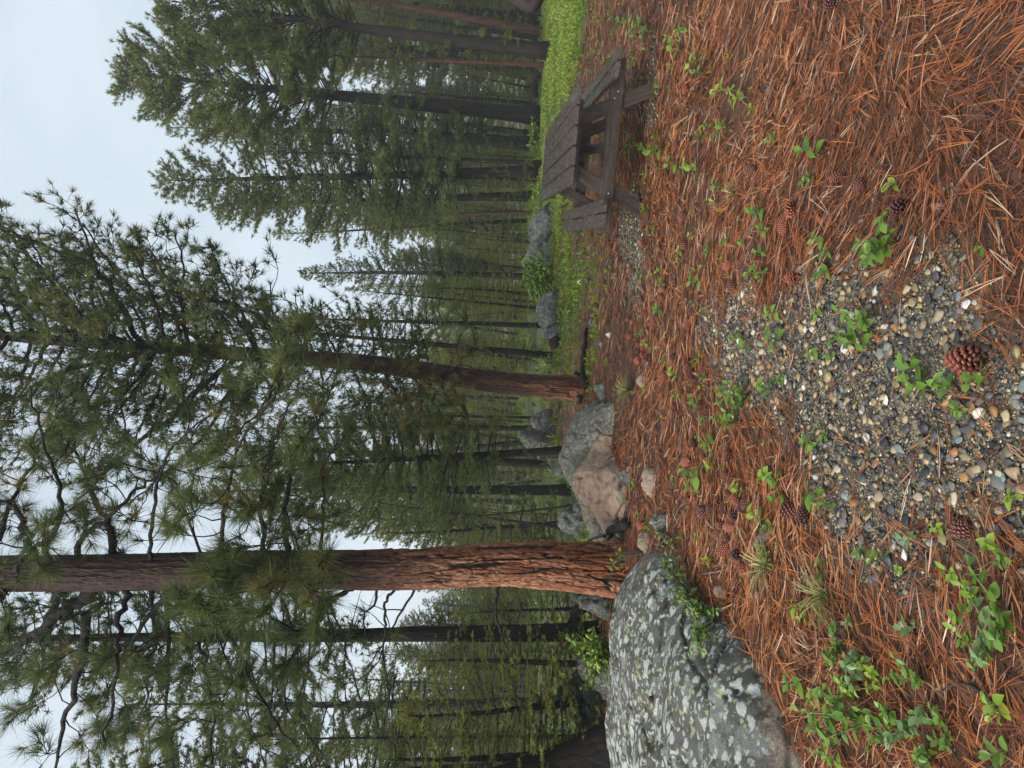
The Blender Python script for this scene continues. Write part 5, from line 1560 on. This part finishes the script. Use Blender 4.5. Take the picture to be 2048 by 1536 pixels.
def limb_set(root, base, limbs, seed, Y, tuft, twig=(.28, .75), every=.22, r_twig=.007, bark='bark_brown', tmat='pine_tuft'):
    """limbs: (pixel polyline, start radius, depth change along it, leafiness); each limb is a part with its needles under it"""
    rng = np.random.default_rng(seed)
    total = 0
    for (pl, r0, dd, leaf) in limbs:
        br, cr = MB(), MB()
        S0, S1, Ra, Rb, TP, TD = [], [], [], [], [], []
        n = len(pl)
        P = []
        for k, (px, py) in enumerate(pl):
            d = ray(px, py); yy = Y + dd * k / (n - 1)
            q = d * (yy / d[1]); P.append(np.array([q[0], q[1], q[2] + EYE]))
        P = np.array(P)
        u = np.linspace(0, n - 1, (n - 1) * 6 + 1)
        Q = np.stack([np.interp(u, np.arange(n), P[:, k]) for k in range(3)], -1)
        for _ in range(3): Q[1:-1] = .25 * Q[:-2] + .5 * Q[1:-1] + .25 * Q[2:]
        Q[1:] += rng.normal(0, r0 * .35, Q[1:].shape)
        br.tube(Q - base, np.linspace(r0, max(.006, r0 * .28), len(Q)), 8, wob=.15)
        L = np.linalg.norm(np.diff(Q, axis=0), axis=1); cum = np.concatenate([[0], np.cumsum(L)])
        s = cum[-1] * .22 if leaf > 0 else 1e9
        while s < cum[-1]:
            i = min(len(L) - 1, max(0, np.searchsorted(cum, s) - 1))
            p = Q[i] + (Q[i + 1] - Q[i]) * (s - cum[i]) / L[i]
            fw = unit(Q[i + 1] - Q[i])
            dr = unit(fw * .5 + rng.normal(0, .75, 3) + np.array([0, 0, .05]))
            tl = rng.uniform(*twig) * (1 - .35 * s / cum[-1])
            pts = [p]
            for c in range(5):
                dr = unit(dr + rng.normal(0, .28, 3) + np.array([0, 0, .14])); pts.append(pts[-1] + dr * tl / 5)
                S0.append(pts[-2]); S1.append(pts[-1]); Ra.append(r_twig * (1 - .13 * c)); Rb.append(r_twig * (1 - .13 * (c + 1)))
                if c >= 1 and rng.uniform() < .8 * leaf:
                    for _ in range(2):
                        d2 = unit(dr + rng.normal(0, .8, 3)); e = pts[-1] + d2 * tl * rng.uniform(.12, .4)
                        S0.append(pts[-1]); S1.append(e); Ra.append(r_twig * .6); Rb.append(r_twig * .4)
                        TP.append(e); TD.append(d2 + np.array([0, 0, .2]))
            if rng.uniform() < leaf: TP.append(pts[-1]); TD.append(dr)
            if rng.uniform() < leaf * .6: TP.append(pts[-1] - dr * tuft[0] * .5); TD.append(dr)
            s += every * rng.uniform(.6, 1.4)
        if leaf > 0: TP.append(Q[-1]); TD.append(unit(Q[-1] - Q[-3]))
        if S0: br.segs(np.array(S0) - base, np.array(S1) - base, Ra, Rb, 4)
        bo = br.build('branch', M[bark], root, smooth=True)
        if TP:
            TP = np.array(TP) - base
            tone = np.clip(.45 + rng.normal(0, .2, len(TP)) + .2 * rng.normal(), 0, 1)
            cr.tufts(TP, np.array(TD), tuft[2], tuft[0], tuft[1], .62, rng, 0, tone, start=tuft[0] * .25)
            cr.build('needles', M[tmat], bo)
            total += len(TP)
    print('near tufts', total)

def line_at(Y, px):
    out = []
    for p in px:
        d = ray(*p); q = d * (Y / d[1]); out.append(np.array([q[0], Y, q[2] + EYE]))
    return out

def big_pine():
    b = ground(1243, 1141); Y = b[1]
    pts = line_at(Y, [(1243, 1141), (1200, 1138), (1100, 1131), (1000, 1129), (850, 1136), (750, 1140), (500, 1137), (250, 1145), (0, 1147), (-350, 1150)])
    pts[0] = b
    base = b.copy()
    t = empty('ponderosa_pine', base, 'big pine with cracked orange brown plated bark beside the lichen boulder', 'tree')
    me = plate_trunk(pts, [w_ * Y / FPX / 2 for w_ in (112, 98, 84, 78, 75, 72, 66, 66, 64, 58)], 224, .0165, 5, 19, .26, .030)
    obj('trunk', me, t)
    up = MB(); z1 = pts[-1][2] - .15
    up.tube([(pts[-1][0] - base[0], 0, z1 - base[2]), (pts[-1][0] - base[0] + .2, .1, z1 + 4 - base[2]), (pts[-1][0] - base[0] + .3, .2, z1 + 9 - base[2])], [.11, .07, .02], 14)
    up.build('upper_trunk', M['bark_brown'], t, smooth=True)
    L = [  # left side
        ([(188, 1188), (120, 1230), (60, 1275), (-20, 1325)], .075, .3, .55), ([(172, 1228), (165, 1330), (130, 1440), (110, 1540)], .042, .5, .62), ([(118, 1186), (100, 1240), (94, 1290), (60, 1400)], .045, 1.0, .8),
        ([(255, 1190), (230, 1270), (235, 1330), (210, 1490)], .036, -.4, .62), ([(340, 1182), (275, 1260), (235, 1350), (190, 1440)], .030, .6, .62), ([(0, 1200), (-60, 1260), (-90, 1400)], .05, -.5, .62),
        ([(490, 1182), (445, 1195), (425, 1238), (455, 1330)], .022, -.7, .8), ([(640, 1230), (600, 1268), (560, 1245), (523, 1225), (488, 1215), (412, 1225)], .018, -1.0, .8), ([(706, 1178), (650, 1208), (636, 1245), (632, 1290), (600, 1400)], .032, .2, .35),
        ([(752, 1178), (752, 1210), (725, 1225), (733, 1275)], .017, .2, 0), ([(790, 1178), (768, 1205), (772, 1256), (765, 1310), (780, 1400), (790, 1530)], .017, .3, .15), ([(830, 1178), (780, 1262), (740, 1330)], .016, .3, .2),
        ([(997, 1166), (990, 1212), (1003, 1275), (1032, 1328)], .022, -.2, .0), ([(420, 1185), (470, 1290), (520, 1400), (590, 1500)], .028, -.9, .8), ([(380, 1185), (400, 1300), (430, 1420), (420, 1540)], .028, -.6, .8),
        ([(330, 1185), (340, 1300), (330, 1420), (350, 1550)], .03, .2, .8), ([(560, 1185), (600, 1290), (560, 1400), (640, 1500)], .022, .8, .62), ([(300, 1190), (310, 1280), (290, 1390), (300, 1500)], .024, 1.3, .62), ([(470, 1190), (500, 1300), (490, 1420), (530, 1530)], .024, 1.2, .62),
        # right side
        ([(227, 1102), (215, 1036), (165, 950), (140, 850)], .042, .3, .55), ([(150, 1085), (218, 1036), (270, 980), (345, 935)], .030, -.2, .55), ([(60, 1085), (40, 1020), (-20, 990)], .045, .2, .6), ([(402, 1104), (370, 1020), (345, 950), (250, 930)], .015, -.2, .35),
        ([(573, 1090), (569, 1005), (590, 912), (640, 830)], .030, -.8, .9), ([(530, 1100), (520, 1010), (540, 900), (580, 800)], .028, -1.1, .85), ([(640, 1098), (650, 1010), (640, 940), (690, 860)], .018, -.5, .8), ([(440, 1104), (450, 1010), (470, 900), (560, 770)], .024, -1.3, .8),
        ([(300, 1105), (310, 1000), (330, 900), (420, 830)], .022, -.6, .55), ([(90, 1105), (130, 1010), (90, 900), (60, 790)], .028, -.8, .7), ([(-20, 1110), (20, 1010), (60, 930), (100, 850)], .03, .6, .6),
        # towards the camera, hanging before the stem
        ([(480, 1140), (520, 1150), (560, 1142), (600, 1160)], .018, -1.2, 1.0), ([(30, 1140), (40, 1120), (60, 1090)], .02, -1.1, 1.0), ([(560, 1120), (600, 1120), (640, 1100)], .014, -1.0, 1.0)]
    L = [([(pl[0][0] + 6, 1143)] + pl if pl[0] != (172, 1228) else pl, r_, d_, f_) for (pl, r_, d_, f_) in L]
    limb_set(t, base, L, 21, Y, (.19, .0050, 52), every=.20, bark='bark_dark')
big_pine()

def second_pine():
    b = ground(1170, 778); Y = b[1]
    pts = line_at(Y, [(1170, 778), (1100, 774), (1000, 765), (950, 760), (850, 742), (715, 724), (600, 716), (450, 706), (300, 695), (100, 680), (-200, 655)])
    pts[0] = b
    base = b.copy()
    t = empty('ponderosa_pine', base, 'second pine with brown flaky bark standing at the end of the pinkish boulder', 'tree')
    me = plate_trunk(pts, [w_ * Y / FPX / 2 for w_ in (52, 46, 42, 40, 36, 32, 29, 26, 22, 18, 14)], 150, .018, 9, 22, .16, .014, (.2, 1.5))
    obj('trunk', me, t)
    up = MB(); z1 = pts[-1][2] - .15
    up.tube([(pts[-1][0] - base[0], 0, z1 - base[2]), (pts[-1][0] - base[0] + .3, .1, z1 + 3 - base[2])], [.05, .015], 10)
    up.build('upper_trunk', M['bark_dark'], t, smooth=True)
    L = [([(148, 655), (98, 548), (4, 459), (-60, 400)], .045, .3, .9), ([(281, 689), (211, 556), (164, 521), (60, 480), (-40, 440)], .045, -.4, .95), ([(600, 700), (488, 615), (390, 591), (336, 560), (300, 500)], .040, -.2, .9), ([(469, 720), (332, 841), (250, 908), (156, 1000)], .045, .4, .8),
        ([(488, 730), (410, 869), (352, 931), (260, 1005)], .032, -.5, .75), ([(312, 700), (129, 740), (0, 810), (-80, 850)], .04, .2, .9), ([(297, 700), (156, 650), (0, 600), (-80, 570)], .04, -.6, .9), ([(420, 700), (330, 620), (240, 560), (170, 450)], .035, .5, .95), ([(520, 708), (470, 600), (440, 540), (420, 480)], .030, .6, .9),
        ([(560, 712), (545, 620), (540, 570)], .024, -.5, .9), ([(620, 715), (600, 640), (590, 590)], .02, .4, .9), ([(680, 720), (650, 660), (640, 610)], .018, -.3, .9), ([(380, 700), (360, 610), (370, 540), (350, 470)], .03, -.8, .9), ([(220, 690), (180, 600), (190, 520), (150, 420)], .035, .9, .9), ([(100, 680), (40, 600), (20, 520)], .03, 1.2, .9), ([(250, 692), (200, 780), (190, 850), (120, 930)], .03, .8, .8), ([(350, 700), (330, 790), (300, 870)], .026, -.8, .8), ([(180, 686), (120, 760), (90, 850), (20, 930)], .03, -.2, .8),
        ([(560, 715), (540, 800), (480, 860), (430, 930)], .026, .9, .7), ([(640, 720), (650, 800), (620, 870)], .022, .6, .8), ([(700, 725), (730, 790), (740, 850)], .02, -.4, .9), ([(760, 732), (800, 800), (850, 860)], .018, -.5, 1.0), ([(820, 740), (860, 800), (900, 850)], .016, .3, 1.0), ([(880, 748), (925, 800), (940, 860)], .014, -.5, 1.0), ([(790, 735), (760, 690), (770, 650)], .014, .3, .9), ([(900, 752), (930, 710), (950, 690)], .011, -.2, .9), ([(860, 742), (850, 690), (840, 660)], .012, .4, .8), ([(450, 706), (440, 640), (470, 580)], .024, -1.0, .9), ([(300, 698), (290, 740), (240, 800), (250, 860)], .028, -1.0, .9)]
    rl = random.Random(6)
    for (v0, y0, v1, y1, dd) in ((740, 728, 790, 790, -.5), (830, 740, 895, 800, -.5), (870, 745, 930, 840, -.4), (800, 735, 850, 690, .3), (720, 726, 770, 690, -.4), (760, 730, 830, 820, .5)):
        L.append(([(v0, y0), (.5 * (v0 + v1) - 8, .5 * (y0 + y1)), (v1, y1)], .010, dd, 1.0))
    for k in range(44):
        v0 = -90 + 790 * k / 43 + rl.uniform(-8, 8)
        yc = float(np.interp(v0, [-200, 100, 300, 450, 600, 715, 850], [655, 680, 695, 706, 716, 724, 742]))
        wr = float(np.interp(v0, [-100, 50, 350, 500, 600, 720], [300, 270, 215, 150, 100, 55])) * rl.uniform(.55, 1.0)
        sd = -1 if k % 2 else 1
        rise = rl.uniform(.25, .75) * wr
        L.append(([(v0, yc), (v0 - rise * .25, yc + sd * wr * .35), (v0 - rise * .6, yc + sd * wr * .7), (v0 - rise, yc + sd * wr)], .008 + .00011 * wr, rl.uniform(-1.8, 1.8), .95))
    for k in range(7):
        v0 = 120 + 480 * k / 6; yc = float(np.interp(v0, [-200, 100, 300, 450, 600, 715, 850], [655, 680, 695, 706, 716, 724, 742]))
        e = rl.uniform(-45, 45)
        L.append(([(v0, yc), (v0 + 10, yc + e * .5), (v0 + 15, yc + e)], .010, -rl.uniform(.5, 1.1), 1.0))
    L = [([(pl[0][0] + 5, float(np.interp(pl[0][0], [-200, 100, 300, 450, 600, 715, 850, 950], [655, 680, 695, 706, 716, 724, 742, 760])))] + pl, r_, d_, f_) for (pl, r_, d_, f_) in L]
    limb_set(t, base, L, 31, Y, (.115, .0085, 22), (.30, .85), .115, .006, 'bark_dark', 'pine_tuft')
second_pine()

# ------------------------------------------------------------------ burnt trunk at the left border
def burnt():
    b = ground(1300, 1512)
    b = at(1300, 1520, 6.0)
    z0 = float(hz(b[0], b[1]))
    pts = []
    base = np.array([b[0] - .22, b[1] + .2, z0])
    t = empty('burnt_pine', base, 'charred black flared trunk base behind the lichen boulder at the left border', 'tree')
    zz = np.linspace(-.3, 9, 50); n = 40
    an = np.linspace(0, 2 * np.pi, n, endpoint=False)
    A, Z = np.meshgrid(an, zz)
    rr = .24 + .22 * np.exp(-np.clip(Z, 0, 9) / .38) * (1 + .35 * np.cos(3 * A + .6)) - .016 * Z
    rr = rr + .03 * fbm(np.cos(A) * 3, np.sin(A) * 3, Z * 1.2, 3, 3)
    lean = -.26 * Z
    v = np.stack([rr * np.cos(A) + lean, rr * np.sin(A), Z], -1).reshape(-1, 3)
    i, j = np.meshgrid(np.arange(len(zz) - 1), np.arange(n), indexing='ij'); j2 = (j + 1) % n
    mb = MB(); mb.quads(v, np.stack([i * n + j, i * n + j2, (i + 1) * n + j2, (i + 1) * n + j], -1))
    mb.build('trunk', M['bark_burnt'], t, smooth=True)
burnt()
print('objects', len(bpy.data.objects), 'tris', sum(len(m.loop_triangles) or len(m.polygons) for m in bpy.data.meshes))

# ------------------------------------------------------------------ thin mist in the air
def haze():
    mb = MB(); mb.box((0, 70, 13), (330, 190, 54))
    m = bpy.data.materials.new('haze'); m.use_nodes = True; nt = m.node_tree; nt.nodes.clear()
    o = nt.nodes.new('ShaderNodeOutputMaterial'); v = nt.nodes.new('ShaderNodeVolumePrincipled')
    v.inputs['Color'].default_value = (.93, .97, 1, 1); v.inputs['Density'].default_value = .0014
    nt.links.new(v.outputs[0], o.inputs['Volume'])
    tag(mb.build('haze', m), 'thin pale mist hanging in the air', 'haze', kind='stuff')
haze()
